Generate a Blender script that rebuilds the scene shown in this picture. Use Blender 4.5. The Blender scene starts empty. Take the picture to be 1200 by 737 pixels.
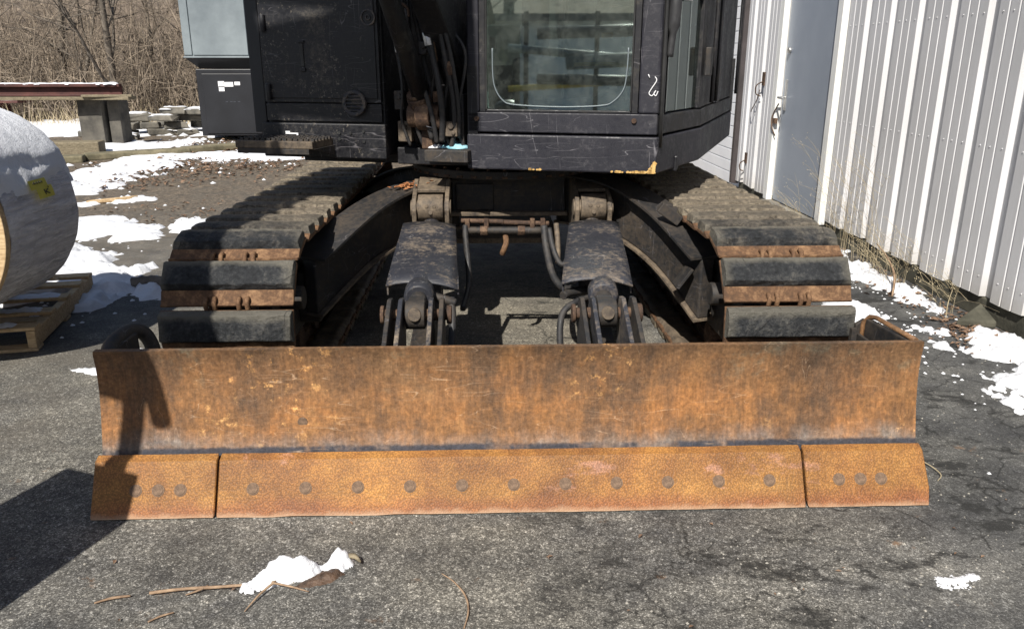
import bpy, bmesh, math, random
from mathutils import Vector, Matrix, noise
R = math.radians
random.seed(7)
SC = bpy.context.scene
COL = SC.collection
# ---------------------------------------------------------------- camera, sky, sun, exposure
cd = bpy.data.cameras.new('camera'); cam = bpy.data.objects.new('camera', cd); COL.objects.link(cam)
PITCH = math.atan(296/930); YAW = math.atan(32*math.cos(PITCH)/930)
cam.location = (0, 0, 1.4); cam.rotation_euler = (R(90)-PITCH, 0, -YAW)
cd.sensor_width = 36; cd.lens = 36*930/1200; cd.clip_start = .05; cd.clip_end = 600
SC.camera = cam
SUN_D = Vector((.345, .94, -1.0)).normalized()          # direction the light travels
EL = math.asin(-SUN_D.z); AZ = math.atan2(-SUN_D.x, -SUN_D.y)  # azimuth of the sun from +Y, clockwise
w = bpy.data.worlds.new('World'); SC.world = w; w.use_nodes = True
nt = w.node_tree; bg = nt.nodes['Background']
sky = nt.nodes.new('ShaderNodeTexSky'); sky.sky_type = 'NISHITA'; sky.sun_disc = False
sky.sun_elevation = EL; sky.sun_rotation = AZ
sky.air_density = 1.0; sky.dust_density = 1.2
nt.links.new(sky.outputs[0], bg.inputs[0]); bg.inputs[1].default_value = .062
sl = bpy.data.lights.new('sun', 'SUN'); sl.energy = 5.0; sl.angle = R(.5); sl.color = (1, .95, .87)
so = bpy.data.objects.new('sun', sl); COL.objects.link(so); so.rotation_euler = SUN_D.to_track_quat('-Z', 'Y').to_euler()
SC.view_settings.view_transform = 'Standard'; SC.view_settings.look = 'None'
SC.view_settings.exposure = .48; SC.view_settings.gamma = 1

# ---------------------------------------------------------------- material helpers
class NT:
    def __init__(s, name):
        m = bpy.data.materials.new(name); m.use_nodes = True; s.m = m; s.t = m.node_tree
        s.b = s.t.nodes['Principled BSDF']; s.tc = s.t.nodes.new('ShaderNodeTexCoord'); s.co = s.tc.outputs['Object']
    def new(s, k): return s.t.nodes.new('ShaderNode'+k)
    def l(s, a, b): s.t.links.new(a, b)
    def put(s, sock, v):
        if hasattr(v, 'is_output'): s.l(v, sock)
        else:
            if sock.type == 'RGBA' and len(v) == 3: v = (*v, 1)
            sock.default_value = v
    def map(s, scale=(1,1,1), loc=(0,0,0), rot=(0,0,0), vec=None):
        n = s.new('Mapping'); n.inputs['Scale'].default_value = scale; n.inputs['Location'].default_value = loc
        n.inputs['Rotation'].default_value = rot; s.l(vec or s.co, n.inputs[0]); return n.outputs[0]
    def noise(s, scale, det=4, rough=.55, vec=None, dist=0):
        n = s.new('TexNoise'); n.inputs['Scale'].default_value = scale; n.inputs['Detail'].default_value = det
        n.inputs['Roughness'].default_value = rough; n.inputs['Distortion'].default_value = dist
        s.l(vec or s.co, n.inputs['Vector']); return n.outputs[0]
    def warp(s, scale, amt):
        n = s.new('TexNoise'); n.inputs['Scale'].default_value = scale; n.inputs['Detail'].default_value = 5; s.l(s.co, n.inputs['Vector'])
        a = s.new('VectorMath'); a.operation = 'SCALE'; s.l(n.outputs['Color'], a.inputs[0]); a.inputs['Scale'].default_value = amt
        b = s.new('VectorMath'); b.operation = 'ADD'; s.l(s.co, b.inputs[0]); s.l(a.outputs[0], b.inputs[1]); return b.outputs[0]
    def scratch(s, scale, m, loc, rot, wdt, lo=.54, hi=.60, amt=.6):
        v = s.map(m, loc=loc, rot=rot)
        a = s.math('ABSOLUTE', s.math('SUBTRACT', s.noise(scale, 1.5, .4, v), .5))
        return s.math('MULTIPLY', s.ramp(a, [(0, 1), (wdt, 0)]), s.ramp(s.noise(4.5, 4, .6, s.map(loc=(loc[1]+3, loc[0], loc[2]-2))), [(lo, 0), (hi, amt)]))
    def vor(s, scale, vec=None, feat='F1', out='Color'):
        n = s.new('TexVoronoi'); n.feature = feat; n.inputs['Scale'].default_value = scale
        s.l(vec or s.co, n.inputs['Vector']); return n.outputs[out]
    def ramp(s, f, stops, interp='LINEAR'):
        n = s.new('ValToRGB'); e = n.color_ramp.elements; n.color_ramp.interpolation = interp
        while len(e) < len(stops): e.new(.5)
        for i, (p, c) in enumerate(stops):
            if not hasattr(c, '__len__'): c = (c, c, c)
            e[i].position = p; e[i].color = (*c, 1)
        s.l(f, n.inputs[0]); return n.outputs[0]
    def mix(s, f, a, b, mode='MIX'):
        n = s.new('MixRGB'); n.blend_type = mode; s.put(n.inputs[0], f); s.put(n.inputs[1], a); s.put(n.inputs[2], b); return n.outputs[0]
    def math(s, op, a, b=0.0):
        n = s.new('Math'); n.operation = op; s.put(n.inputs[0], a); s.put(n.inputs[1], b); return n.outputs[0]
    def xyz(s, vec=None):
        n = s.new('SeparateXYZ'); s.l(vec or s.co, n.inputs[0]); return n.outputs
    def bump(s, h, strength=.3, dist=.01):
        n = s.new('Bump'); n.inputs['Strength'].default_value = strength; n.inputs['Distance'].default_value = dist
        s.l(h, n.inputs['Height']); s.l(n.outputs[0], s.b.inputs['Normal'])
    def out(s, col, rough=.7, metal=0.0, spec=None):
        s.put(s.b.inputs['Base Color'], col); s.put(s.b.inputs['Roughness'], rough); s.put(s.b.inputs['Metallic'], metal)
        if spec is not None: s.b.inputs['Specular IOR Level'].default_value = spec
        return s.m

def simple(name, a, b, scale=8, rough=.7, metal=0.0, bump=.15, spec=None, det=6):
    n = NT(name); f = n.noise(scale, det, .6); c = n.ramp(f, [(.35, a), (.65, b)])
    if bump: n.bump(n.noise(scale*4, 5), bump, .01)
    return n.out(c, rough, metal, spec)

M = {}
def mk_asphalt():
    n = NT('asphalt'); x, y, z = n.xyz()
    big = n.noise(.9, 6, .6); mid = n.noise(5, 7, .65); fine = n.noise(60, 5, .7)
    base = n.ramp(mid, [(.3, (.060, .060, .061)), (.5, (.112, .110, .104)), (.7, (.175, .169, .154))])
    base = n.mix(n.ramp(big, [(.42, 0), (.62, .75)]), base, (.145, .137, .118))        # dusty, sandy wear
    # darker newer asphalt towards the wall
    dk = n.math('ADD', x, n.math('MULTIPLY', n.noise(1.3, 5), 1.2))
    dk = n.ramp(n.math('MULTIPLY', dk, .25), [(.40, 0), (.56, .72)])
    base = n.mix(dk, base, n.ramp(mid, [(.3, (.040, .042, .045)), (.7, (.088, .090, .092))]))
    xm = n.ramp(n.math('ABSOLUTE', n.math('SUBTRACT', x, .12)), [(.62, 1), (.8, 0)]); ym = n.ramp(n.math('MULTIPLY', y, .1), [(.27, 0), (.31, 1), (.52, 1), (.6, 0)])
    base = n.mix(n.math('MULTIPLY', n.math('MULTIPLY', xm, ym), .6), base, n.ramp(n.noise(45, 6, .75), [(.35, (.10, .09, .07)), (.65, (.30, .27, .215))]))  # paler beige box between the tracks
    stain = n.noise(1.7, 9, .72, n.map(loc=(2, 8, 0), scale=(1, 1.5, 1)))
    base = n.mix(.85, base, n.ramp(stain, [(.34, (.55, .55, .57)), (.48, (.95, .94, .92)), (.62, (1.42, 1.39, 1.32))]), 'MULTIPLY')
    # aggregate: pale and dark chips
    v1 = n.vor(290); s1 = n.xyz(v1)[0]
    a1 = n.ramp(s1, [(.0, .46), (.45, .86), (.75, 1.18), (.86, 1.6), (.97, 2.5)])
    v2 = n.vor(95); s2 = n.xyz(v2)[1]
    a2 = n.ramp(s2, [(.0, .68), (.6, 1.0), (.88, 1.15), (.96, 1.7)])
    dist = n.ramp(n.math('MULTIPLY', y, .1), [(.3, 1), (.75, 0)])
    a = n.mix(1.0, a1, a2, 'MULTIPLY'); a = n.mix(n.math('MULTIPLY', dist, n.math('SUBTRACT', 1.0, n.math('MULTIPLY', dk, .55))), (1, 1, 1), a)
    col = n.mix(1.0, base, a, 'MULTIPLY')
    # rusty/orange drips by the blade
    rs = n.ramp(n.noise(7, 6, .7, n.map(loc=(3.1, 1.7, 0))), [(.64, 0), (.74, .55)]); nearb = n.ramp(n.math('MULTIPLY', y, .2), [(.33, 0), (.37, 1), (.55, 1), (.62, 0)])
    col = n.mix(n.math('MULTIPLY', rs, nearb), col, (.26, .12, .035))
    # dark soft damp patches and broken cracks bottom right
    dp = n.ramp(n.noise(2.9, 10, .78, n.map(loc=(9.2, 4.4, 0), rot=(0, 0, .5), scale=(1, 1.9, 1))), [(.535, 0), (.585, .85)])
    right = n.ramp(n.math('MULTIPLY', n.math('ADD', x, n.math('MULTIPLY', n.noise(.8, 3), .8)), .2), [(.06, .12), (.17, 1)])
    col = n.mix(n.math('MULTIPLY', dp, right), col, (.018, .018, .017))
    cr = n.vor(1.1, n.warp(5, .35), 'DISTANCE_TO_EDGE', 'Distance')
    cm = n.math('MULTIPLY', n.ramp(cr, [(.0, 1), (.012, 0)]), n.ramp(n.noise(2, 4), [(.46, 0), (.56, .9)]))
    cm = n.math('MULTIPLY', cm, right)
    col = n.mix(cm, col, (.012, .012, .011))
    cr = n.vor(3.6, n.warp(9, .16), 'DISTANCE_TO_EDGE', 'Distance')
    cm = n.math('MULTIPLY', n.math('MULTIPLY', n.ramp(cr, [(.0, 1), (.018, 0)]), n.ramp(n.noise(1.6, 5, .6, n.map(loc=(3, 3, 1))), [(.50, 0), (.58, .9)])), right)
    col = n.mix(cm, col, (.014, .014, .013))
    # leaf-littered dirt in the back and on the left
    yy = n.math('ADD', y, n.math('MULTIPLY', n.noise(.7, 6, .65), 5.0))
    dirt = n.ramp(n.math('MULTIPLY', yy, .05), [(.39, 0), (.53, .85), (.66, 1)])
    lc = n.ramp(n.xyz(n.vor(38))[0], [(0, (.055, .044, .034)), (.45, (.115, .092, .068)), (.8, (.18, .14, .098)), (1, (.27, .21, .15))])
    col = n.mix(dirt, col, lc)
    xl = n.math('MULTIPLY', n.math('ADD', n.math('MULTIPLY', x, -1.0), n.math('MULTIPLY', n.noise(1.7, 5), 2.0)), .1)
    sandy = n.math('MULTIPLY', n.ramp(xl, [(.22, 0), (.34, .6)]), n.ramp(n.noise(3.3, 7, .7), [(.42, 0), (.6, 1)]))
    col = n.mix(sandy, col, (.12, .106, .086))
    h = n.math('ADD', n.math('MULTIPLY', s1, .5), n.math('ADD', n.math('MULTIPLY', fine, .8), n.math('MULTIPLY', mid, 2.5)))
    n.bump(h, .55, .012)
    return n.out(col, .82, 0, .35)
M['asphalt'] = mk_asphalt()

def mk_mould():
    n = NT('rusted mouldboard steel'); x, y, z = n.xyz()
    streak = n.noise(3.2, 9, .70, n.map((2.6, 1, .9))); big = n.noise(2.1, 8, .62, n.map((1, 1, 1.6))); fine = n.noise(70, 5, .7); fl = n.noise(13, 8, .72)
    rust = n.ramp(n.mix(.5, big, streak), [(.32, (.050, .037, .026)), (.44, (.130, .069, .034)), (.54, (.245, .114, .040)), (.68, (.37, .19, .070))])
    top = n.ramp(n.math('ADD', z, n.math('MULTIPLY', n.math('SUBTRACT', big, .5), .5)), [(.30, 0), (.50, .85)])
    rust = n.mix(n.math('MULTIPLY', top, .8), rust, n.ramp(n.mix(.5, streak, fl), [(.35, (.055, .040, .030)), (.55, (.125, .078, .045)), (.68, (.22, .125, .06))]))
    # green-grey primer ghosts
    pg = n.ramp(n.noise(4.2, 7, .7, n.map(loc=(4, 0, 7))), [(.60, 0), (.68, .6)])
    rust = n.mix(n.math('MULTIPLY', pg, top), rust, (.13, .13, .095))
    # bright flakes
    fk = n.math('MULTIPLY', n.ramp(n.noise(19, 9, .78), [(.56, 0), (.63, 1)]), n.ramp(n.noise(2.6, 4, .6, n.map(loc=(1.3, 0, .35))), [(.52, 0), (.62, .9)]))
    rust = n.mix(fk, rust, (.58, .32, .12))
    # worn blue-grey steel above the cutting edge
    zb = n.math('ADD', z, n.math('MULTIPLY', n.math('SUBTRACT', n.noise(5, 8, .7, n.map((1.3, 1, .25))), .5), .16))
    band = n.ramp(zb, [(.17, .5), (.185, .65), (.20, .42), (.24, 0)])
    rust = n.mix(n.math('MULTIPLY', band, n.ramp(n.noise(9, 8, .7), [(.38, .35), (.6, 1)])), rust, n.ramp(fl, [(.35, (.10, .11, .125)), (.65, (.24, .225, .205))]))
    seam = n.ramp(n.math('ADD', z, n.math('MULTIPLY', n.math('SUBTRACT', n.noise(8, 9, .75), .5), .030)), [(.179, 1), (.187, 0)])
    rust = n.mix(n.math('MULTIPLY', seam, n.ramp(n.noise(3, 5, .7), [(.40, 0), (.5, .95)])), rust, (.030, .033, .045))
    # scratches
    for s_, m_, l_, r_ in ((4, (.5, 1, 5), (0, 0, 0), .12), (7, (.6, 1, 3), (3, 1, 2), -.35), (6, (.6, 1, 4), (8, 3, 1), .3), (9, (3, 1, .5), (5, 5, 1), .1)):
        rust = n.mix(n.scratch(s_, m_, l_, (0, r_, 0), .0032, .56, .62, .5), rust, (.50, .36, .24))
    grain = n.noise(26, 6, .7, n.map((4.5, 1, .55)))
    rust = n.mix(.42, rust, n.ramp(grain, [(.3, .45), (.5, 1.0), (.7, 1.6)]), 'MULTIPLY')
    blot = n.noise(3.4, 10, .74, n.map((1, 1, 1.4), loc=(11, 0, 3)))
    rust = n.mix(.75, rust, n.ramp(blot, [(.36, (.60, .62, .66)), (.48, (1.0, 1.0, 1.0)), (.58, (1.25, 1.14, 1.0)), (.66, (1.5, 1.42, 1.3))]), 'MULTIPLY')
    rust = n.mix(.55, rust, n.ramp(fine, [(.3, .35), (.5, 1.0), (.68, 1.75)]), 'MULTIPLY')
    n.bump(n.math('ADD', fine, n.math('MULTIPLY', fl, 2)), .35, .006)
    return n.out(rust, n.ramp(fl, [(.3, .5), (.7, .8)]), 0, .4)
M['mould'] = mk_mould()

def mk_edge():
    n = NT('rusted pebbled cutting edge'); x, y, z = n.xyz()
    peb = n.vor(185, n.map((1, 1, .8)), 'F1', 'Distance'); big = n.noise(2.4, 7, .65); mid = n.noise(11, 7, .7)
    c = n.ramp(n.mix(.45, big, mid), [(.32, (.145, .060, .024)), (.46, (.25, .109, .031)), (.58, (.335, .158, .041)), (.7, (.43, .23, .072))])
    low = n.ramp(n.math('ADD', z, n.math('MULTIPLY', mid, .05)), [(.045, .75), (.09, 0)])
    c = n.mix(low, c, (.24, .085, .033))
    pink = n.ramp(n.noise(3.7, 8, .72, n.map((1, 1, 2.4), loc=(2, 1, 5))), [(.60, 0), (.67, .6)])
    c = n.mix(pink, c, (.46, .24, .17))
    f = n.noise(160, 3, .6)
    c = n.mix(.75, c, n.ramp(peb, [(.0, 1.4), (.35, 1.05), (.62, .60)]), 'MULTIPLY')
    c = n.mix(.4, c, n.ramp(f, [(.3, .5), (.7, 1.6)]), 'MULTIPLY')
    for s_, m_, l_, r_ in ((5, (.12, 1, 2.4), (1, 0, 0), .1), (7, (2.4, 1, .14), (3, 1, 2), .25)):
        c = n.mix(n.scratch(s_, m_, l_, (0, r_, 0), .0035, .53, .60, .45), c, (.10, .055, .03))
    pa = n.ramp(n.noise(1.6, 8, .7, n.map(loc=(7, 7, 7))), [(.40, (.72, .70, .70)), (.5, (1, 1, 1)), (.6, (1.22, 1.2, 1.1))]); c = n.mix(.9, c, pa, 'MULTIPLY')
    sc_ = n.ramp(n.math('ADD', z, n.math('MULTIPLY', n.noise(9, 8, .75, n.map((1, 1, .4))), .05)), [(.032, .8), (.045, 0)])
    c = n.mix(sc_, c, (.36, .22, .13))
    bot = n.ramp(n.math('ADD', z, n.math('MULTIPLY', n.noise(30, 4), .006)), [(.006, .8), (.009, 0)])
    c = n.mix(bot, c, (.55, .42, .3))
    n.bump(n.math('SUBTRACT', 1.0, peb), .35, .004)
    return n.out(c, .62, 0, .4)
M['edge'] = mk_edge()

def mk_black(name, base=(.012, .012, .016), dirt=(.09, .08, .062), amt=(.60, .74), rough=.38, scr=True, sc_col=(.2, .19, .2), dscale=5.0, splat=(34, .66)):
    n = NT(name)
    d = n.noise(dscale, 10, .74); d2 = n.noise(42, 6, .75)
    c = n.mix(n.ramp(n.mix(.45, d, d2), [(amt[0]-.08, 0), (amt[1], .9)]), base, dirt)
    dust = n.noise(1.7, 5, .6)
    c = n.mix(n.ramp(dust, [(.4, 0), (.7, .35)]), c, tuple(v*2.2+.008 for v in base))
    if scr:
        for s_, m_, l_, r_ in ((6, (.12, 1, 2.2), (0, 0, 0), .75), (7, (.10, 1, 3), (3, 1, 2), -.6), (7, (2.6, 1, .12), (1, 5, 2), .12), (10, (.2, 1, 2.5), (7, 2, 4), 1.15), (5, (2, 1, .2), (4, 4, 9), -.35)):
            c = n.mix(n.scratch(s_, m_, l_, (0, r_, 0), .0035, .52, .60, .5), c, sc_col)
        sp = n.math('MULTIPLY', n.ramp(n.noise(splat[0], 4, .8), [(splat[1], 0), (splat[1]+.04, .8)]), n.ramp(n.noise(3.1, 5, .7, n.map((1.6, 1, .8), loc=(5, 0, 2))), [(.46, .04), (.58, 1)])); c = n.mix(sp, c, dirt)
    n.bump(n.mix(.5, n.noise(3, 3), n.noise(55, 4, .7)), .12, .01)
    return n.out(c, n.ramp(n.mix(.5, d, d2), [(.4, rough), (.62, .8)]), 0, .5)
M['black'] = mk_black('scratched black paint', (.006, .006, .008))
M['panel'] = mk_black('splattered black panel paint', (.0045, .0045, .0065), (.17, .15, .12), (.60, .70), .30, dscale=3.2, splat=(58, .585))
M['cabpaint'] = mk_black('scratched dark cab paint', (.011, .011, .017), (.12, .115, .12), (.61, .76), .45, sc_col=(.30, .29, .31), dscale=7)
M['frame'] = mk_black('muddy black frame steel', (.012, .012, .013), (.085, .062, .04), (.52, .68), .6, dscale=6)
M['guard'] = mk_black('worn black guard plate', (.020, .021, .027), (.27, .21, .145), (.58, .65), .42, sc_col=(.3, .28, .26), dscale=4.5)
M['castmud'] = mk_black('mud-caked pin casting', (.035, .027, .021), (.27, .205, .135), (.48, .68), .7, scr=False, dscale=14)
M['hose'] = mk_black('black hydraulic hose', (.014, .014, .015), (.11, .09, .07), (.56, .74), .5, scr=False, dscale=14)
M['darkbox'] = simple('dark cabinet paint', (.006, .0065, .009), (.012, .013, .017), 2.2, .45, bump=.03)
M['greybox'] = simple('weathered grey cabinet paint', (.125, .15, .165), (.22, .255, .27), 1.1, .5, bump=.03)
M['greyside'] = simple('dark grey cabinet side', (.035, .038, .05), (.05, .054, .066), 2, .5, bump=.03)

def mk_rust(name, a, b, c_, scale=9):
    n = NT(name); f = n.noise(scale, 8, .7); f2 = n.noise(scale*7, 5, .7)
    c = n.ramp(n.mix(.4, f, f2), [(.34, a), (.5, b), (.64, c_)]); n.bump(f2, .3, .006)
    return n.out(c, .8, 0, .3)
M['rust'] = mk_rust('rusty track steel', (.035, .024, .018), (.115, .062, .033), (.27, .16, .085))
M['rustpin'] = mk_rust('dark rusty steel', (.02, .016, .014), (.075, .045, .03), (.2, .13, .08), 14)
M['clay'] = mk_rust('orange clay and leaves', (.12, .045, .02), (.33, .13, .05), (.42, .24, .12), 20)
M['boltm'] = mk_rust('worn bolt steel', (.06, .042, .032), (.16, .105, .07), (.27, .18, .12), 60)

def mk_pad():
    n = NT('dusty rubber track pad'); oi = n.new('ObjectInfo'); x, y, z = n.xyz()
    sh = n.new('VectorMath'); sh.operation = 'ADD'; n.l(n.co, sh.inputs[0])
    cmb = n.new('CombineXYZ'); n.l(n.math('MULTIPLY', oi.outputs['Random'], 37.0), cmb.inputs[0]); n.l(cmb.outputs[0], sh.inputs[1]); v = sh.outputs[0]
    f = n.noise(7, 9, .74, v); f2 = n.noise(55, 6, .75, v)
    base = n.ramp(n.mix(.5, f, f2), [(.38, (.008, .009, .010)), (.50, (.026, .028, .031)), (.60, (.075, .074, .070)), (.68, (.17, .16, .14))])
    ex = n.math('ABSOLUTE', x); ey = n.math('ABSOLUTE', n.math('SUBTRACT', y, 0.0))
    e = n.math('MAXIMUM', n.math('MULTIPLY', n.math('SUBTRACT', ex, .19), 16.0), n.math('MULTIPLY', n.math('SUBTRACT', ey, .038), 34.0))
    em = n.ramp(n.math('ADD', e, n.math('MULTIPLY', n.math('SUBTRACT', f, .5), 2.4)), [(.2, 0), (1.0, .55)])
    c = n.mix(em, base, (.19, .175, .14))
    # muddier towards the back of the machine
    geo = n.new('NewGeometry'); yy = n.xyz(geo.outputs['Position'])[1]
    mud = n.ramp(n.math('ADD', n.math('MULTIPLY', yy, .2), n.math('MULTIPLY', f, .30)), [(.76, 0), (.90, .75)])
    c = n.mix(mud, c, n.ramp(f2, [(.35, (.085, .07, .05)), (.65, (.34, .28, .20))]))
    vs = n.vor(6, v, 'DISTANCE_TO_EDGE', 'Distance'); q = n.math('MULTIPLY', n.ramp(vs, [(0, 1), (.02, 0)]), n.ramp(f, [(.5, 0), (.56, .8)]))
    c = n.mix(q, c, (.006, .006, .006))
    n.bump(n.math('ADD', f2, n.math('MULTIPLY', f, 3)), .8, .012)
    return n.out(c, .72, 0, .35)
M['pad'] = mk_pad()

def mk_snow():
    n = NT('old granular snow'); f = n.noise(24, 8, .7); g = n.noise(160, 3, .7); d = n.noise(5, 9, .75)
    c = n.mix(n.ramp(n.mix(.5, d, f), [(.60, 0), (.70, .35)]), (.72, .735, .77), (.42, .39, .35))
    n.bump(n.math('ADD', f, n.math('MULTIPLY', g, .25)), .5, .025)
    n.b.inputs['Subsurface Weight'].default_value = 0
    return n.out(c, .55, 0, .3)
M['snow'] = mk_snow()

def mk_wrap():
    n = NT('stretch film over the reel'); x, y, z = n.xyz()
    s = n.noise(2.6, 8, .7, n.map((9, .9, 9)), .6); s2 = n.noise(7, 8, .72, n.map((6, .7, 6), rot=(.3, 0, .2)), 1.0); b = n.noise(3, 5, .6)
    c = n.ramp(n.mix(.5, s, s2), [(.36, (.34, .345, .39)), (.46, (.58, .58, .64)), (.56, (.80, .80, .85)), (.64, (.95, .95, .97))])
    c = n.mix(n.ramp(b, [(.46, 0), (.68, .4)]), c, (.45, .41, .36))
    n.bump(n.mix(.5, s, s2), 1.0, .045)
    return n.out(c, n.ramp(s2, [(.4, .08), (.6, .35)]), 0, .9)
M['wrap'] = mk_wrap()

def mk_wood(name, a, b, scale=(2, 30, 30), rough=.8):
    n = NT(name); g = n.noise(3, 7, .65, n.map(scale), .4); k = n.noise(40, 4)
    c = n.ramp(n.mix(.3, g, k), [(.35, a), (.62, b)]); n.bump(g, .3, .006)
    return n.out(c, rough, 0, .25)
M['wood'] = mk_wood('pallet wood', (.34, .22, .115), (.62, .46, .27))
M['oldwood'] = mk_wood('weathered timber', (.09, .075, .05), (.26, .22, .15))
M['bark'] = simple('grey brown bark', (.055, .044, .035), (.20, .17, .135), 9, .9, bump=.4)
M['wetleaf'] = simple('wet brown leaves', (.035, .021, .013), (.11, .065, .04), 30, .6, bump=.5)
M['twigm'] = simple('dry twig bark', (.16, .10, .06), (.36, .25, .16), 30, .8, bump=.2)
M['brush'] = simple('brown brush stems', (.085, .065, .047), (.40, .325, .245), 1.6, .9, bump=0)
M['straw'] = simple('dry straw', (.26, .21, .12), (.50, .42, .28), 6, .8, bump=0)
M['leaf'] = simple('dead leaves', (.10, .058, .036), (.24, .155, .10), 5, .85, bump=0)
M['litter'] = simple('hillside leaf litter', (.06, .045, .033), (.20, .155, .115), .9, .95, bump=.5)
M['stone'] = simple('lichened paver stone', (.07, .068, .06), (.19, .175, .145), 5, .9, bump=.5)
M['grit'] = simple('pale grit', (.16, .15, .13), (.34, .32, .28), 40, .9, bump=0)
M['darkconc'] = simple('dark weathered concrete', (.05, .047, .042), (.12, .11, .092), 5, .9, bump=.4)
M['conc'] = simple('weathered concrete', (.12, .11, .095), (.27, .245, .20), 5, .9, bump=.4)
M['curb'] = simple('lichened timber kerb', (.10, .09, .055), (.22, .19, .12), 7, .9, bump=.4)
M['beam'] = simple('dark red beam', (.045, .016, .014), (.10, .035, .028), 4, .7, bump=.2)
M['found'] = simple('mossy dark foundation concrete', (.035, .034, .024), (.10, .095, .07), 6, .92, bump=.5)
def mk_siding(name, a, b):
    n = NT(name); x, y, z = n.xyz(); f = n.noise(1.4, 5, .6); s = n.noise(3, 6, .7, n.map((1, 8, .35)))
    c = n.ramp(n.mix(.5, f, s), [(.35, a), (.65, b)])
    lo = n.ramp(n.math('ADD', z, n.math('MULTIPLY', n.noise(9, 6, .7), .25)), [(.22, .45), (.42, 0)])
    c = n.mix(lo, c, (.36, .33, .27))
    n.bump(n.noise(1.6, 2, .5), .25, .02)
    return n.out(c, .42, 0, .5)
M['siding'] = mk_siding('white ribbed siding paint', (.56, .56, .57), (.64, .64, .66))
M['trim'] = simple('white trim paint', (.70, .70, .67), (.80, .80, .78), 3, .5, bump=.05)
M['garage'] = simple('white door paint', (.78, .79, .82), (.86, .87, .89), 2, .5, bump=.03)
M['greydoor'] = simple('blue grey door paint', (.24, .275, .33), (.29, .325, .38), 1.3, .45, bump=.04)
M['downsp'] = simple('dark corner trim', (.035, .03, .03), (.06, .05, .05), 4, .5, bump=.05)
M['metal'] = simple('bright hardware steel', (.45, .45, .45), (.62, .62, .60), 20, .35, .8, .05)
M['white'] = simple('white paper', (.72, .73, .75), (.80, .80, .82), 10, .6, bump=0)
M['yellow'] = simple('yellow label', (.50, .44, .04), (.62, .55, .07), 14, .6, bump=0)
M['ink'] = simple('dark ink', (.03, .03, .02), (.05, .05, .03), 10, .7, bump=0)
M['ytube'] = simple('yellow tube paint', (.62, .40, .03), (.80, .56, .06), 14, .45, bump=0)
M['primer'] = simple('ochre chipped paint', (.42, .25, .07), (.66, .43, .16), 30, .7, bump=.2)
M['seat'] = simple('grey seat cloth', (.10, .098, .09), (.26, .25, .23), 14, .9, bump=.3)
M['plastic'] = simple('black plastic trim', (.018, .018, .02), (.05, .05, .052), 9, .5, bump=.08)
M['glove'] = simple('pale blue cloth', (.16, .38, .46), (.32, .56, .64), 20, .7, bump=.3)
M['rubberseal'] = simple('black rubber seal', (.01, .01, .01), (.03, .03, .03), 9, .4, bump=0)
M['orange'] = simple('orange reflected light', (.7, .28, .05), (.85, .42, .12), 20, .3, bump=0)

def mk_glass(name, tint, gl, dirtv):
    m = bpy.data.materials.new(name); m.use_nodes = True; t = m.node_tree; t.nodes.clear()
    o = t.nodes.new('ShaderNodeOutputMaterial'); tr = t.nodes.new('ShaderNodeBsdfTransparent'); g = t.nodes.new('ShaderNodeBsdfGlossy')
    d = t.nodes.new('ShaderNodeBsdfDiffuse'); fr = t.nodes.new('ShaderNodeFresnel'); fr.inputs[0].default_value = gl
    m1 = t.nodes.new('ShaderNodeMixShader'); m2 = t.nodes.new('ShaderNodeMixShader')
    tr.inputs[0].default_value = (*tint, 1); g.inputs['Roughness'].default_value = .02; g.inputs['Color'].default_value = (.85, .95, .92, 1)
    d.inputs[0].default_value = (.42, .47, .42, 1)
    tc = t.nodes.new('ShaderNodeTexCoord'); nz = t.nodes.new('ShaderNodeTexNoise'); nz.inputs['Scale'].default_value = 9; nz.inputs['Detail'].default_value = 9; nz.inputs['Roughness'].default_value = .75
    rp = t.nodes.new('ShaderNodeValToRGB'); rp.color_ramp.elements[0].position = .42; rp.color_ramp.elements[0].color = (dirtv*.35,)*3+(1,)
    rp.color_ramp.elements[1].position = .75; rp.color_ramp.elements[1].color = (dirtv*2.6,)*3+(1,)
    t.links.new(tc.outputs['Object'], nz.inputs['Vector']); t.links.new(nz.outputs[0], rp.inputs[0])
    t.links.new(fr.outputs[0], m1.inputs[0]); t.links.new(tr.outputs[0], m1.inputs[1]); t.links.new(g.outputs[0], m1.inputs[2])
    t.links.new(rp.outputs[0], m2.inputs[0]); t.links.new(m1.outputs[0], m2.inputs[1]); t.links.new(d.outputs[0], m2.inputs[2])
    t.links.new(m2.outputs[0], o.inputs[0]); return m
M['glass'] = mk_glass('greenish cab glass', (.80, .93, .86), 3.8, .055)
M['glass2'] = mk_glass('greenish side glass', (.55, .70, .64), 2.6, .03)

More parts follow.
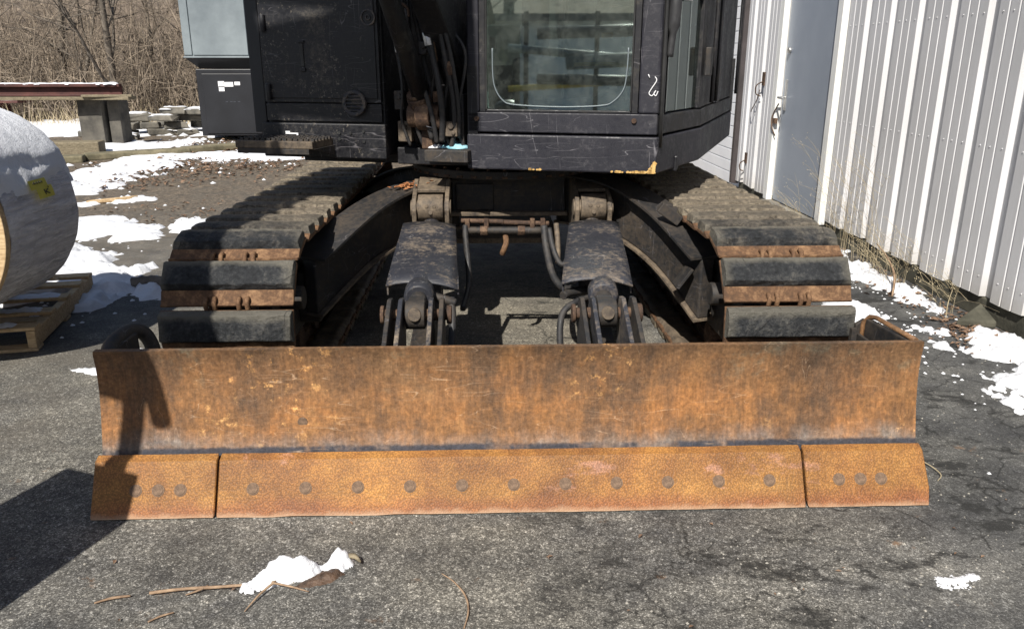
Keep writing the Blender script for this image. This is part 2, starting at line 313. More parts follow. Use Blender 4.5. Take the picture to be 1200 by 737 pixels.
# ---------------------------------------------------------------- object helpers
def empty(name, loc, label, cat, group=None, rz=0):
    o = bpy.data.objects.new(name, None); COL.objects.link(o); o.location = loc; o.rotation_euler = (0, 0, rz)
    o.empty_display_size = .1
    tag(o, label, cat, group); return o
def tag(o, label=None, cat=None, group=None, kind=None):
    if label: o['label'] = label
    if cat: o['category'] = cat
    if group: o['group'] = group
    if kind: o['kind'] = kind
    return o
def worldorg(p):
    v = Vector((0, 0, 0))
    while p: v = v + Vector(p.location); p = p.parent
    return v
class MB:
    """collects geometry in world coordinates"""
    def __init__(s): s.v = []; s.f = []; s.sm = []
    def add(s, vs, fs, smooth=False):
        k = len(s.v); s.v += [Vector(p) for p in vs]; s.f += [tuple(i+k for i in f) for f in fs]; s.sm += [smooth]*len(fs); return s
    def box(s, c, size, rot=None):
        x, y, z = (q/2 for q in size); vs = [Vector((a*x, b*y, d*z)) for d in (-1, 1) for b in (-1, 1) for a in (-1, 1)]
        if rot is not None: vs = [rot @ p for p in vs]
        c = Vector(c); return s.add([p+c for p in vs], [(0, 2, 3, 1), (4, 5, 7, 6), (0, 1, 5, 4), (2, 6, 7, 3), (0, 4, 6, 2), (1, 3, 7, 5)])
    def tube(s, pts, r, n=8, caps=True, smooth=True):
        pts = [Vector(p) for p in pts]; rs = r if hasattr(r, '__len__') else [r]*len(pts); rings = []
        up = Vector((0, 0, 1)); k = len(s.v); vs = []
        d0 = (pts[1]-pts[0]).normalized(); a = d0.cross(up)
        if a.length < .05: a = d0.cross(Vector((1, 0, 0)))
        a.normalize()
        for i, p in enumerate(pts):
            d = (pts[min(i+1, len(pts)-1)]-pts[max(i-1, 0)]).normalized(); a = (a-d*a.dot(d)).normalized(); b = d.cross(a)
            for j in range(n): t = 2*math.pi*j/n; vs.append(p+(a*math.cos(t)+b*math.sin(t))*rs[i])
        fs = [(i*n+j, i*n+(j+1) % n, (i+1)*n+(j+1) % n, (i+1)*n+j) for i in range(len(pts)-1) for j in range(n)]
        s.add(vs, fs, smooth)
        if caps: s.f += [tuple(k+j for j in range(n))[::-1], tuple(k+(len(pts)-1)*n+j for j in range(n))]; s.sm += [False]*2
        return s
    def cyl(s, a, b, r, n=20): return s.tube([a, b], r, n)
    def prism(s, poly, d):
        """poly: list of 3D points, extruded by vector d"""
        n = len(poly); P = [Vector(p) for p in poly]; D = Vector(d)
        return s.add(P+[p+D for p in P], [tuple(range(n))[::-1], tuple(range(n, 2*n))]+[(i, (i+1) % n, n+(i+1) % n, n+i) for i in range(n)])
    def build(s, name, mat, parent=None, origin=None, bevel=0, seg=2, label=None):
        o0 = worldorg(parent) if parent else Vector(origin or (0, 0, 0))
        me = bpy.data.meshes.new(name); me.from_pydata([p-o0 for p in s.v], [], s.f); me.polygons.foreach_set('use_smooth', s.sm)
        bm = bmesh.new(); bm.from_mesh(me); bmesh.ops.recalc_face_normals(bm, faces=bm.faces); bm.to_mesh(me); bm.free()
        me.materials.append(M[mat]); o = bpy.data.objects.new(name, me); COL.objects.link(o)
        if parent: o.parent = parent
        else: o.location = o0
        if bevel:
            b = o.modifiers.new('bevel', 'BEVEL'); b.width = bevel; b.segments = seg; b.limit_method = 'ANGLE'; b.angle_limit = R(40)
        if label: o['label'] = label
        return o
def spline(pts, n=8):
    P = [Vector(p) for p in pts]; out = []
    for i in range(len(P)-1):
        p0 = P[max(i-1, 0)]; p1 = P[i]; p2 = P[i+1]; p3 = P[min(i+2, len(P)-1)]
        for k in range(n):
            t = k/n; out.append(.5*((2*p1)+(p2-p0)*t+(2*p0-5*p1+4*p2-p3)*t*t+(3*p1-p0-3*p2+p3)*t**3))
    out.append(P[-1]); return out
def N2(x, y, z=0, s=1): return noise.noise(Vector((x*s, y*s, z*s)))
def fbm(x, y, z=0, o=4): return noise.fractal(Vector((x, y, z)), 1.0, 2.0, o)
#===PART2===
# ---------------------------------------------------------------- ground and hillside
g = MB(); g.add([(-150, -120, 0), (150, -120, 0), (150, 26, 0), (-150, 26, 0)], [(0, 1, 2, 3)])
g = g.build('ground', 'asphalt'); tag(g, kind='structure')
h = MB(); nx, ny = 60, 24; vs = []
for j in range(ny+1):
    for i in range(nx+1):
        x = -120+240*i/nx; t = j/ny; y = 24+90*t**1.4
        vs.append((x, y, -.3+.5*max(0, (y-26)/6)*.8+ (y-24)*.16+ fbm(x*.08, y*.08)*1.2*min(1, t*4)))
h.add(vs, [(j*(nx+1)+i, j*(nx+1)+i+1, (j+1)*(nx+1)+i+1, (j+1)*(nx+1)+i) for j in range(ny) for i in range(nx)], True)
tag(h.build('wooded_hillside', 'litter'), kind='structure')

# ---------------------------------------------------------------- metal building on the right
WX = 2.8
bld = empty('metal_building', (WX, 6, 0), 'white ribbed metal building with a blue grey door, right of the excavator', 'building')
PR = [(0, 0), (.005, .035), (.098, .035), (.104, 0), (.186, 0), (.191, .0045), (.200, .0045), (.203, 0), (.278, 0), (.283, .0045), (.292, .0045), (.295, 0), (.376, 0)]
def siding(y0, n, pitch=.376, z0=.13, z1=3.4, clip=None):
    me0 = None
    for k in range(n):
        ya = y0+k*pitch; m = MB(); vs = []; prof = [(a*pitch/.376, b) for a, b in PR]
        if clip is not None and ya+pitch > clip: prof = [(min(a, clip-ya), b) for a, b in prof if a < clip-ya+.02]
        zs = [z0, z0+.35, z0+1.1, z1]
        for i, (a, b) in enumerate(prof):
            for q, zz in enumerate(zs):
                dz = (.010*math.sin((ya+a)*2.1+1)+.006*math.sin((ya+a)*9)) if q == 0 else 0
                vs.append((WX+b, ya+a+(.006*N2(ya*3, zz*1.3, 5) if 0 < i < len(prof)-1 else 0), zz+dz))
        nz = len(zs)
        m.add(vs, [(i*nz+q, (i+1)*nz+q, (i+1)*nz+q+1, i*nz+q+1) for i in range(len(prof)-1) for q in range(nz-1)])
        m.build('siding_panel', 'siding', bld)
G0 = 5.0-.1
siding(G0-.376*29, 33, clip=None)                       # y -6.0 .. 6.40
siding(7.83, 3, clip=8.86)
siding(13.2, 12)
sw = MB()
for k in range(33):
    for zz in (.24, .95, 1.66, 2.4):
        for dy in (.135, .245, .335): y_ = G0-.376*29+k*.376+dy; sw.tube([(WX+.004, y_, zz), (WX-.004, y_, zz)], [.0042, .0034], 6, True, False)
o = sw.build('siding_screw', 'siding', bld); o['kind'] = 'stuff'
m = MB()
m.box((WX+.2, -.5+.0, 1.78), (.3, 13.9, 3.3)); m.box((WX+.2, 8.31, 1.78), (.3, 1.02, 3.3)); m.box((WX+.2, 15.5, 1.78), (.3, 4.6, 3.3)); m.box((WX+.2, 7.2, 2.9), (.3, 1.18, 1.1)); m.box((WX+.22, 11.0, 3.2), (.3, 4.3, .5))
m.build('wall_core', 'siding', bld)
m = MB(); m.box((WX+4, 5.5, 3.55), (8.3, 25, .12)); m.build('roof', 'greyside', bld, bevel=.01)
for yc, yl in ((.2, 12.7), (8.3, 1.0), (15.6, 4.8)): m = MB(); m.box((WX+.17, yc, .06), (.30, yl, .13)); m.build('foundation', 'found', bld, bevel=.01)
m = MB(); m.box((WX+.07, 7.17, .05), (.3, 1.22, .1)); m.build('door_sill', 'conc', bld, bevel=.008)
m = MB()
for yy in (6.50, 7.785): m.box((WX-.005, yy, 1.25), (.06, .10, 2.3))
m.box((WX-.006, 7.14, 2.37), (.062, 1.18, .12)); m.build('door_frame', 'trim', bld, bevel=.006)
dr = MB(); dr.box((WX+.045, 7.14, 1.2), (.04, 1.17, 2.18)); dr = dr.build('door', 'greydoor', bld, bevel=.003)
m = MB(); m.box((WX+.018, 7.63, 1.10), (.012, .045, .28)); m.tube([(WX+.02, 7.63, 1.08), (WX-.05, 7.63, 1.08), (WX-.055, 7.62, 1.08), (WX-.055, 7.50, 1.075)], .011, 8); m.build('door_handle', 'metal', dr, bevel=.002)
m = MB(); m.cyl((WX+.03, 7.63, 1.50), (WX+.0, 7.63, 1.50), .028, 14); m.box((WX+.006, 7.63, 1.5), (.012, .02, .006)); m.build('deadbolt', 'metal', dr)
for zz in (.32, 1.22, 2.1):
    m = MB(); m.box((WX+.022, 6.57, zz), (.02, .05, .11)); m.cyl((WX+.012, 6.558, zz-.055), (WX+.012, 6.558, zz+.055), .009, 8); m.build('hinge', 'rust', dr)
m = MB(); m.box((WX-.004, 8.9, 1.75), (.09, .075, 3.3)); m.build('corner_trim', 'downsp', bld, bevel=.004)
gd = MB(); gd.box((WX+.16, 11.05, 3.02), (.06, 4.2, .2)); gd = gd.build('garage_door', 'garage', bld)
for k in range(22):
    z0 = .02+k*.132
    m = MB(); m.box((WX+.12, 11.05, z0+.062), (.03, 4.2, .123)); m.box((WX+.135, 11.05, z0+.128), (.02, 4.2, .012)); m.build('door_slat', 'garage', gd, bevel=.004)
m = MB(); m.box((WX+.098, 9.15, 1.42), (.012, .30, .16)); m.build('small_sign', 'yellow', gd, bevel=.002)
# hooks, chain and door closer bits on the narrow siding strip
def hook(y, z, s=1):
    h_ = MB(); h_.box((WX-.006, y, z+.05*s), (.012, .05*s, .10*s)); h_.tube(spline([(WX-.01, y, z+.03*s), (WX-.06*s, y-.01, z), (WX-.05*s, y+.02, z-.06*s), (WX-.01, y+.04, z-.08*s)], 4), .006, 6)
    return h_
o = hook(8.21, 1.17, 1.3).build('wall_hook', 'rustpin', origin=(WX, 8.21, 1.17)); tag(o, 'rusty hook on the narrow ribbed strip left of the grey door, at handle height', 'hook')
m = MB(); m.tube(spline([(WX-.03, 8.22, 1.13), (WX-.04, 8.27, 1.02), (WX-.05, 8.36, .93), (WX-.02, 8.47, .90)], 5), .005, 5)
tag(m.build('loose_wire', 'rustpin', origin=(WX, 8.3, 1.0)), 'short bent wire hanging from the upper wall hook', 'wire')
o = hook(8.55, .36, 1.1).build('wall_hook', 'rustpin', origin=(WX, 8.55, .36)); tag(o, 'low rusty hook near the foot of the narrow ribbed strip', 'hook')
m = MB(); m.tube(spline([(WX-.02, 7.68, 1.02), (WX-.05, 7.74, .90), (WX-.05, 7.72, .80), (WX-.02, 7.70, .72)], 5), .006, 6); m.box((WX-.03, 7.71, .86), (.03, .06, .05))
tag(m.build('padlock_hasp', 'rustpin', origin=(WX, 7.7, .9)), 'rusty hasp hanging on the door frame below the handle', 'hasp')

# ---------------------------------------------------------------- snow patches
def inside(px, py, poly):
    c = False; j = len(poly)-1; d = 1e9
    for i in range(len(poly)):
        x1, y1 = poly[i]; x2, y2 = poly[j]
        if (y1 > py) != (y2 > py) and px < (x2-x1)*(py-y1)/(y2-y1)+x1: c = not c
        dx, dy = x2-x1, y2-y1; L = dx*dx+dy*dy or 1e-9; t = max(0, min(1, ((px-x1)*dx+(py-y1)*dy)/L))
        d = min(d, math.hypot(px-x1-t*dx, py-y1-t*dy)); j = i
    return d if c else -d
def snow(poly, label=None, res=.03, hmax=.035, amp=.10, fs=4.0, steep=.5, cat='snow', name='snow_patch', mat='snow', zb=0, group=None, seed=0, kind=None, bias=0.0, rg=.45, hs=3):
    xs = [p[0] for p in poly]; ys = [p[1] for p in poly]; pad = amp*2.2
    x0, x1, y0, y1 = min(xs)-pad, max(xs)+pad, min(ys)-pad, max(ys)+pad
    nx = int((x1-x0)/res)+1; ny = int((y1-y0)/res)+1; H = {}; m = MB(); idx = {}
    for j in range(ny+1):
        for i in range(nx+1):
            x = x0+i*res; y = y0+j*res
            d = inside(x, y, poly)+amp*(fbm(x*fs+seed, y*fs, seed)+rg*fbm(x*fs*5, y*fs*5, seed+9))+bias
            v = min(hmax, max(-.02, d*steep)); v = v*(.75+.5*(fbm(x*fs*hs, y*fs*hs, 3)+.3)) if v > 0 else v
            H[i, j] = v
    vs = []; fs_ = []
    for j in range(ny):
        for i in range(nx):
            q = [(i, j), (i+1, j), (i+1, j+1), (i, j+1)]
            if max(H[k] for k in q) <= .001: continue
            f = []
            for k in q:
                if k not in idx:
                    idx[k] = len(vs); jx = .35*res*N2(k[0]*1.7, k[1]*1.3, seed); vs.append((x0+k[0]*res+jx, y0+k[1]*res-jx, zb+H[k]))
                f.append(idx[k])
            fs_.append(tuple(f))
    if not fs_: return
    m.add(vs, fs_, True); c = (sum(xs)/len(xs), sum(ys)/len(ys), zb)
    o = m.build(name, mat, origin=c); tag(o, label, cat if kind is None else None, group, kind); return o
S = snow
S([(-5.4, 10.5), (-5.5, 11.9), (-5.3, 13.3), (-4.5, 12.8), (-4.3, 11.6), (-4.6, 10.6), (-4.4, 9.4), (-4.55, 8.9), (-6.5, 9.2), (-7.5, 10.5)], 'long bright snow sheet on the asphalt behind the wrapped reel', .07, .04, .5, 1.3)
S([(-3.9, 7.2), (-3.7, 7.55), (-3.25, 7.3), (-2.9, 7.0), (-2.75, 6.75), (-2.95, 6.5), (-3.4, 6.5), (-4.2, 6.7)], 'middle snow patch beside the wrapped reel, just beyond the pallet snow', .035, .035, .22, 3)
S([(-4.3, 6.2), (-3.6, 6.25), (-3.05, 6.2), (-2.3, 5.2), (-2.2, 4.95), (-2.35, 4.75), (-2.3, 4.55), (-2.5, 4.6), (-2.6, 4.8), (-3.5, 4.3)], 'large snow heap lying against the wooden pallet', .03, .06, .25, 3.2)
S([(-2.25, 4.92), (-2.25, 5.06), (-2.1, 5.08), (-1.95, 4.98), (-1.98, 4.8), (-2.12, 4.74)], 'small bright snow lump beside the log near the left track', .02, .06, .05, 7)
S([(-2.86, 7.14), (-2.8, 7.42), (-2.5, 7.38), (-2.42, 7.0), (-2.55, 6.65), (-2.68, 6.8)], 'lone snow patch on the asphalt left of the track', .03, .03, .14, 5)
S([(-4.7, 12.2), (-4.5, 13.0), (-3.6, 13.0), (-2.2, 12.9), (-2.2, 12.2), (-3.3, 12.1)], 'thin strip of snow under the black engine housing', .05, .05, .4, 1.8, steep=.3)
S([(-6.7, 13.7), (-6.4, 14.8), (-5.9, 15.2), (-5.4, 14.9), (-5.15, 14.5), (-5.4, 13.6), (-5.9, 13.0)], 'snow patch in front of the paver stack', .07, .05, .5, 1.6)
S([(-14, 14.5), (-13, 20), (-8.5, 20.5), (-7.8, 16.6), (-8.2, 14.2), (-9.5, 13)], 'wide snow field behind the red beam bench', .14, .07, .9, .8)
S([(-7.2, 16.9), (-7, 19), (-4, 19.5), (-3.6, 16.3), (-5.2, 15.9)], 'snow beyond the pavers and black cabinet', .1, .05, 1.0, 1.1)
S([(-4.25, 8.1), (-4.15, 8.4), (-3.6, 8.75), (-3.5, 8.5)], 'thin snow strip beside the splintered plank', .03, .03, .18, 4)
S([(2.62, 6.3), (2.74, 6.3), (2.76, 4.8), (2.76, 4.3), (2.62, 4.3), (2.50, 4.7), (2.44, 5.4)], 'snow line along the foot of the ribbed wall', .02, .035, .11, 6, bias=-.035)
S([(2.16, 4.75), (2.32, 4.5), (2.28, 4.2), (2.1, 4.05), (2.0, 4.3), (1.98, 4.6)], 'snow patch between the right track and the ribbed wall', .02, .035, .1, 6, bias=-.035)
S([(2.25, 4.15), (2.42, 4.12), (2.55, 3.92), (2.45, 3.88), (2.30, 4.0)], 'broken thin snow streak right of the blade ear', .015, .02, .08, 9, bias=-.035)
S([(2.62, 4.05), (2.86, 3.9), (2.85, 3.0), (2.3, 2.95), (2.12, 2.98), (2.15, 3.2), (2.36, 3.35), (2.42, 3.6), (2.36, 3.8)], 'largest snow patch, at the right edge near the wall', .018, .04, .17, 5, bias=-.06)
S([(2.3, 3.72), (2.31, 3.83), (2.4, 3.83), (2.38, 3.71)], 'tiny snow patch between the blade and the largest wall patch', .012, .02, .03, 12)
S([(1.262, 1.84), (1.27, 1.89), (1.33, 1.895), (1.385, 1.885), (1.35, 1.865), (1.345, 1.845)], 'thin white ice chip on the asphalt, lower right', .004, .010, .022, 22, rg=.8, cat='ice', name='ice_chip')
S([(-2.0, 3.6), (-1.85, 3.62), (-1.62, 3.55), (-1.62, 3.50), (-1.85, 3.52)], 'sliver of snow between blade ear and left track', .012, .012, .03, 12)
S([(-.72, 6.6), (-.7, 9.5), (-.1, 9.5), (-.1, 7.2), (-.3, 6.6)], 'snow seen under the engine housing behind the left track', .06, .03, .3, 2)
S([(.75, 7.6), (.7, 9.8), (1.9, 10.0), (1.9, 7.7)], 'snow seen under the cab behind the right track', .06, .03, .5, 2)
rnd = random.Random(3)
crumbs = MB()
def crumb(x, y, r, z=0):
    a = rnd.random()*6; vs = [(x+math.cos(a+k*1.257)*r*(.6+.6*rnd.random()), y+math.sin(a+k*1.257)*r*(.6+.6*rnd.random()), z) for k in range(5)]+[(x, y, z+r*.6)]
    crumbs.add(vs, [(k, (k+1) % 5, 5) for k in range(5)], False)
for cx, cy, sx, sy, n_, r in ((-2.5, 4.6, .35, .35, 60, .014), (2.4, 3.7, .3, .5, 130, .009), (2.45, 4.7, .2, .6, 130, .009), (-3.9, 12.5, 1.4, 1.0, 180, .03), (-5.6, 14.2, 1.2, 1.4, 160, .035), (-3.2, 7, .8, .8, 80, .018), (-5, 11, .8, 1.5, 120, .03)):
    for _ in range(n_): crumb(rnd.gauss(cx, sx), rnd.gauss(cy, sy), r*(.4+rnd.random()))
tag(crumbs.build('snow_crumbs', 'snow'), kind='stuff', label='scattered crumbs of snow on the asphalt')
# loose grit on the near asphalt
grit = MB()
for _ in range(3000):
    y = 1.45+2.6*rnd.random()**1.6; x = rnd.uniform(-1.1, 1.1)*y*.72; r = rnd.choice((.0015, .002, .0025, .0035))*(.8+.8*rnd.random()) ; a = rnd.random()*6
    if 2.15 < y < 2.6 and -1.3 < x < 1.5: continue
    vs = [(x+math.cos(a+k*1.571)*r*(.7+.5*rnd.random()), y+math.sin(a+k*1.571)*r*(.7+.5*rnd.random()), 0) for k in range(4)]+[(x, y, r*.9)]
    grit.add(vs, [(k, (k+1) % 4, 4) for k in range(4)])
tag(grit.build('loose_grit', 'grit'), kind='stuff', label='pale grit scattered over the asphalt')
# fallen leaves: by the wall, between paver stack and machine
leaves = MB()
for cx, cy, sx, sy, n_, r in ((2.66, 4.5, .08, .6, 260, .016), (2.62, 3.95, .10, .18, 220, .018), (-3.6, 11.3, .9, .6, 700, .035), (-4.3, 13.8, .9, .9, 500, .04), (-2.9, 7.7, .5, .4, 120, .02), (-4.4, 9.9, .5, .4, 260, .03), (2.6, 5.6, .08, .5, 160, .018), (1.0, 2.0, 1.0, .3, 30, .008)):
    for _ in range(n_):
        x = rnd.gauss(cx, sx); y = rnd.gauss(cy, sy); a = rnd.random()*6; q = r*(.5+rnd.random()); z = .004+rnd.random()*q*.7
        if x > 2.79: continue
        c, s_ = math.cos(a), math.sin(a); leaves.add([(x-c*q, y-s_*q, z), (x-s_*q*.5, y+c*q*.5, z+q*.4*rnd.random()), (x+c*q, y+s_*q, z*.4+.002), (x+s_*q*.5, y-c*q*.5, z+q*.5*rnd.random())], [(0, 1, 2, 3)])
tag(leaves.build('fallen_leaves', 'leaf'), kind='stuff', label='brown fallen leaves on the ground')
#===PART3===
# ---------------------------------------------------------------- excavator
EX = empty('excavator', (.095, 4.5, 0), 'black tracked excavator with a rusty dozer blade, parked beside the ribbed building', 'excavator')
# ---- dozer blade
XL, XR = -1.272, 1.452
PROF = [(2.390, .150), (2.404, .195), (2.415, .237), (2.426, .28), (2.434, .322), (2.441, .365), (2.445, .409), (2.445, .45), (2.441, .485), (2.434, .514)]
def resample(P, n):
    out = []
    for i in range(n+1):
        t = i/n*(len(P)-1); k = min(int(t), len(P)-2); f = t-k; out.append((P[k][0]*(1-f)+P[k+1][0]*f, P[k][1]*(1-f)+P[k+1][1]*f))
    return out
m = MB(); P = resample(PROF, 22); nx = 120; vs = []
for side in (0, 1):
    for i in range(nx+1):
        x = XL+(XR-XL)*i/nx
        for j, (y, z) in enumerate(P):
            if side == 0: yy = y+.0025*fbm(x*2.2, z*3)+.0012*fbm(x*9, z*9); zz = z+(.003*fbm(x*3, 5) if j == len(P)-1 else 0)
            else: yy = y+.022; zz = z
            xx = x
            if i == 0 and j > 19: xx += .0012*(j-19)**2*.4
            if i == nx and j > 19: xx -= .0008*(j-19)**2*.4
            vs.append((xx, yy, zz))
n1 = len(P); off = (nx+1)*n1; fs = []
for i in range(nx):
    for j in range(n1-1):
        a = i*n1+j; fs.append((a, a+n1, a+n1+1, a+1)); b = off+a; fs.append((b, b+1, b+n1+1, b+n1))
    a = i*n1; fs.append((a, off+a, off+a+n1, a+n1)); a = i*n1+n1-1; fs.append((a, a+n1, off+a+n1, off+a))
for i in (0, nx):
    for j in range(n1-1): a = i*n1+j; fs.append((a, a+1, off+a+1, off+a))
m.add(vs, fs, True)
BL = m.build('dozer_blade', 'mould', EX); e = BL.modifiers.new('edges', 'EDGE_SPLIT'); e.split_angle = R(40)
def edge_piece(xa, xb, label=None, rl=0, rr=0):
    m = MB(); n = max(4, int((xb-xa)/.03)); rows = [(2.260, .003), (2.288, .052), (2.316, .103), (2.350, .163)]; vs = []
    for sd in (0, 1):
        for i in range(n+1):
            x = xa+(xb-xa)*i/n
            for j, (y, z) in enumerate(rows):
                zz = z+(.0028*fbm(x*6, 3) if j == 0 else .0015*fbm(x*5, 8) if j == 3 else 0)
                xx = x
                if i == n: xx += -.004+rr*(j == 0)*-1+(.012-.004*j if rr else 0)
                if i == 0: xx += .002*N2(j, 2)
                vs.append((xx, y+sd*.030*(1 if True else 0), zz+sd*.012))
    k = len(rows); off = (n+1)*k; fs = []
    for i in range(n):
        for j in range(k-1): a = i*k+j; fs += [(a, a+k, a+k+1, a+1), (off+a, off+a+1, off+a+k+1, off+a+k)]
        a = i*k; fs.append((a, off+a, off+a+k, a+k)); a = i*k+k-1; fs.append((a, a+k, off+a+k, off+a))
    for i in (0, n):
        for j in range(k-1): a = i*k+j; fs.append((a, a+1, off+a+1, off+a))
    m.add(vs, fs, False); return m.build('cutting_edge', 'edge', BL, bevel=.003, seg=1)
edge_piece(-1.277, -.8805, rl=1); edge_piece(-.877, 1.046); edge_piece(1.050, 1.458, rr=.012)
bolt0 = None
nrm = Vector((0, -.176, .089)).normalized()                 # outward of the sloping edge
nv = Vector((0, -.889, .458)).normalized()
for bx in [-1.138, -1.067, -.996]+[-.764+.1691*k for k in range(11)]+[1.160, 1.232, 1.301]:
    if bolt0 is None:
        b = MB(); q = nv; p = Vector((0, 0, 0)); b.tube([p-q*.01, p+q*.0008, p+q*.002], [.0165, .0165, .0145], 16); b.tube([p-q*.012, p+q*.0008], [.0205, .0205], 16)
        bolt0 = b.build('bolt', 'boltm', None, origin=(0, 0, 0)); bolt0.parent = BL; o = bolt0
    else: o = bolt0.copy(); COL.objects.link(o); o.parent = BL
    z = .083; o.location = Vector((bx, 2.263+(z-.004)/.172*.089, z))-worldorg(BL)
c = MB(); c.tube([(-.615, 2.440, .262), (-.615, 2.4185, .262)], .017, 18); c.build('plug_weld', 'boltm', BL, bevel=.002)
# shackle ears at the blade ends
m = MB()                                                  # left ear with an oval hole (built as an arch)
arch = [(-1.245, 2.482, .38), (-1.246, 2.482, .470), (-1.256, 2.55, .500), (-1.246, 2.65, .508), (-1.225, 2.70, .490), (-1.208, 2.715, .455), (-1.20, 2.72, .40), (-1.20, 2.72, .25)]
m.tube(spline(arch, 5), .026, 10)
m.prism([(-1.262, 2.47, .16), (-1.258, 2.47, .475), (-1.252, 2.56, .500), (-1.240, 2.615, .506), (-1.232, 2.64, .508), (-1.228, 2.645, .30), (-1.228, 2.645, .16)], (.022, 0, 0))
m.build('end_ear', 'frame', BL, bevel=.004)
m = MB()
m.prism([(1.425, 2.46, .16), (1.425, 2.46, .500), (1.415, 2.78, .485), (1.415, 2.78, .16)], (.022, 0, 0))
m.prism([(1.385, 2.785, .16), (1.385, 2.785, .46), (1.42, 2.79, .48), (1.42, 2.79, .16)], (0, .02, 0))
er = m.build('end_ear', 'frame', BL, bevel=.004)
m = MB(); m.tube([(1.440, 2.47, .508), (1.436, 2.74, .500), (1.428, 2.775, .493), (1.412, 2.785, .47), (1.408, 2.785, .18)], .009, 8); m.build('ear_rim', 'mould', BL)
m = MB(); m.box((1.39, 2.66, .30), (.012, .22, .26)); m.box((1.37, 2.77, .32), (.02, .02, .26)); m.build('end_box', 'frame', BL)
m = MB()
for x in (-.95, -.55, .10, .75, 1.1): m.prism([(x, 2.465, .16), (x, 2.47, .46), (x, 2.60, .34), (x, 2.62, .16)], (.015, 0, 0))
m.box((.09, 2.55, .15), (2.6, .16, .04)); m.build('rear_rib', 'frame', BL)
# ---- lift arms, cylinders, guards
def lin(a, b, t): return Vector(a).lerp(Vector(b), t)
for side, (xt, xb) in enumerate(((-.275, -.258), (.535, .432))):
    A = Vector((xt, 3.98, .615)); B = Vector((xb, 2.74, .530)); D = (B-A).normalized()
    am = MB(); am.prism([(xt-.05, 3.95, .22), (xt-.05, 3.95, .36), (xb-.05, 2.5, .28), (xb-.05, 2.48, .12)], (.10, 0, 0)); am.build('blade_arm', 'frame', EX, bevel=.006)
    c = MB(); c.tube([A, lin(A, B, .80)], .048, 20); c.tube([lin(A, B, .79), lin(A, B, .80), lin(A, B, .86), lin(A, B, .87)], [.05, .058, .058, .05], 20); CY = c.build('blade_cylinder', 'guard', EX, bevel=.003)
    c = MB(); c.tube([lin(A, B, .86), lin(A, B, .93)], .032, 14); c.cyl(B+Vector((-.035, 0, 0)), B+Vector((.035, 0, 0)), .052, 20); c.box(B+Vector((0, .05, .01)), (.06, .08, .07)); c.build('rod_end', 'frame', CY, bevel=.004)
    c = MB(); q = B+Vector((0, -.062, -.012)); c.tube([B+Vector((0, -.03, .01)), B+Vector((0, -.058, .016))], [.030, .022], 14); c.build('grease_cap', 'castmud', CY)
    for k, dx in enumerate((-.098, -.058, .050, .088)):
        yb = 2.462; c = MB(); z1 = B.z+.055; x = xb+dx; t_ = .016
        poly = [(x, yb, .16), (x, yb, .47), (x, B.y-.05, z1-.005), (x, B.y-.02, z1+.008), (x, B.y+.03, z1), (x, B.y+.065, B.z), (x, B.y+.05, B.z-.09), (x, B.y-.02, .16)]
        c.prism(poly, (t_, 0, 0)); c.build('clevis_plate', 'guard' if k in (1, 2) else 'frame', BL, bevel=.003)
    c = MB(); c.cyl(B+Vector((-.115, 0, 0)), B+Vector((.125, 0, 0)), .021, 16); c.cyl(B+Vector((-.125, 0, 0)), B+Vector((-.112, 0, 0)), .034, 16); c.cyl(B+Vector((.112, 0, 0)), B+Vector((.13, 0, 0)), .034, 16); c.build('pin', 'rustpin', CY, bevel=.002)
    # top bracket and pivot
    c = MB()
    for dx in (-.092, .070): c.prism([(xt+dx, 3.905, .60), (xt+dx, 3.895, .70), (xt+dx, 3.93, .755), (xt+dx, 4.12, .825), (xt+dx, 4.30, .80), (xt+dx, 4.30, .55)], (.022, 0, 0))
    c.box((xt, 4.10, .80), (.14, .20, .018), Matrix.Rotation(R(12), 3, 'X')); c.box((xt, 4.22, .68), (.13, .03, .22)); PBK = c.build('pivot_bracket', 'castmud', EX, bevel=.004)
    c = MB(); c.cyl((xt-.100, 3.955, .70), (xt+.100, 3.955, .70), .044, 20); c.cyl((xt-.062, 3.955, .705), (xt+.062, 3.955, .705), .066, 20)
    for a in range(3): c.tube([(xt+.022*math.cos(a*2.1+.5), 3.905, .71+.022*math.sin(a*2.1+.5)), (xt+.022*math.cos(a*2.1+.5), 3.888, .712+.022*math.sin(a*2.1+.5))], .011, 8)
    c.build('pivot_pin', 'castmud', PBK, bevel=.003)
    # guard plate
    if side == 0: q = [(-.400, 3.78, .655), (-.148, 3.78, .650), (-.112, 2.99, .562), (-.395, 3.00, .575)]
    else: q = [(.400, 3.78, .655), (.640, 3.78, .655), (.570, 2.97, .575), (.292, 2.99, .582)]
    q = [Vector(p) for p in q]; c = MB(); vs = []; n_ = 8
    for j in range(n_+1):
        for i in range(n_+1):
            a = q[0].lerp(q[1], i/n_); b = q[3].lerp(q[2], i/n_); p = a.lerp(b, j/n_); u = i/n_*2-1
            p.z += .004+.012*(1-u*u) + .004*fbm(p.x*6, p.y*6)-.012*max(0, j/n_-.75)*4*abs(u)**3; vs.append(p)
    fs = [(j*(n_+1)+i, j*(n_+1)+i+1, (j+1)*(n_+1)+i+1, (j+1)*(n_+1)+i) for j in range(n_) for i in range(n_)]
    c.add(vs, fs, True); gp = c.build('guard_plate', 'guard', EX); so_ = gp.modifiers.new('thick', 'SOLIDIFY'); so_.thickness = .009
    c = MB()
    for xx in ((q[0].x+.004, q[3].x+.004), (q[1].x-.004, q[2].x-.004)): c.prism([(xx[0], 3.78, .645), (xx[1], 3.0, .560), (xx[1], 3.0, .53), (xx[0], 3.78, .61)], (.006, 0, 0))
    c.build('side_flange', 'guard', gp)
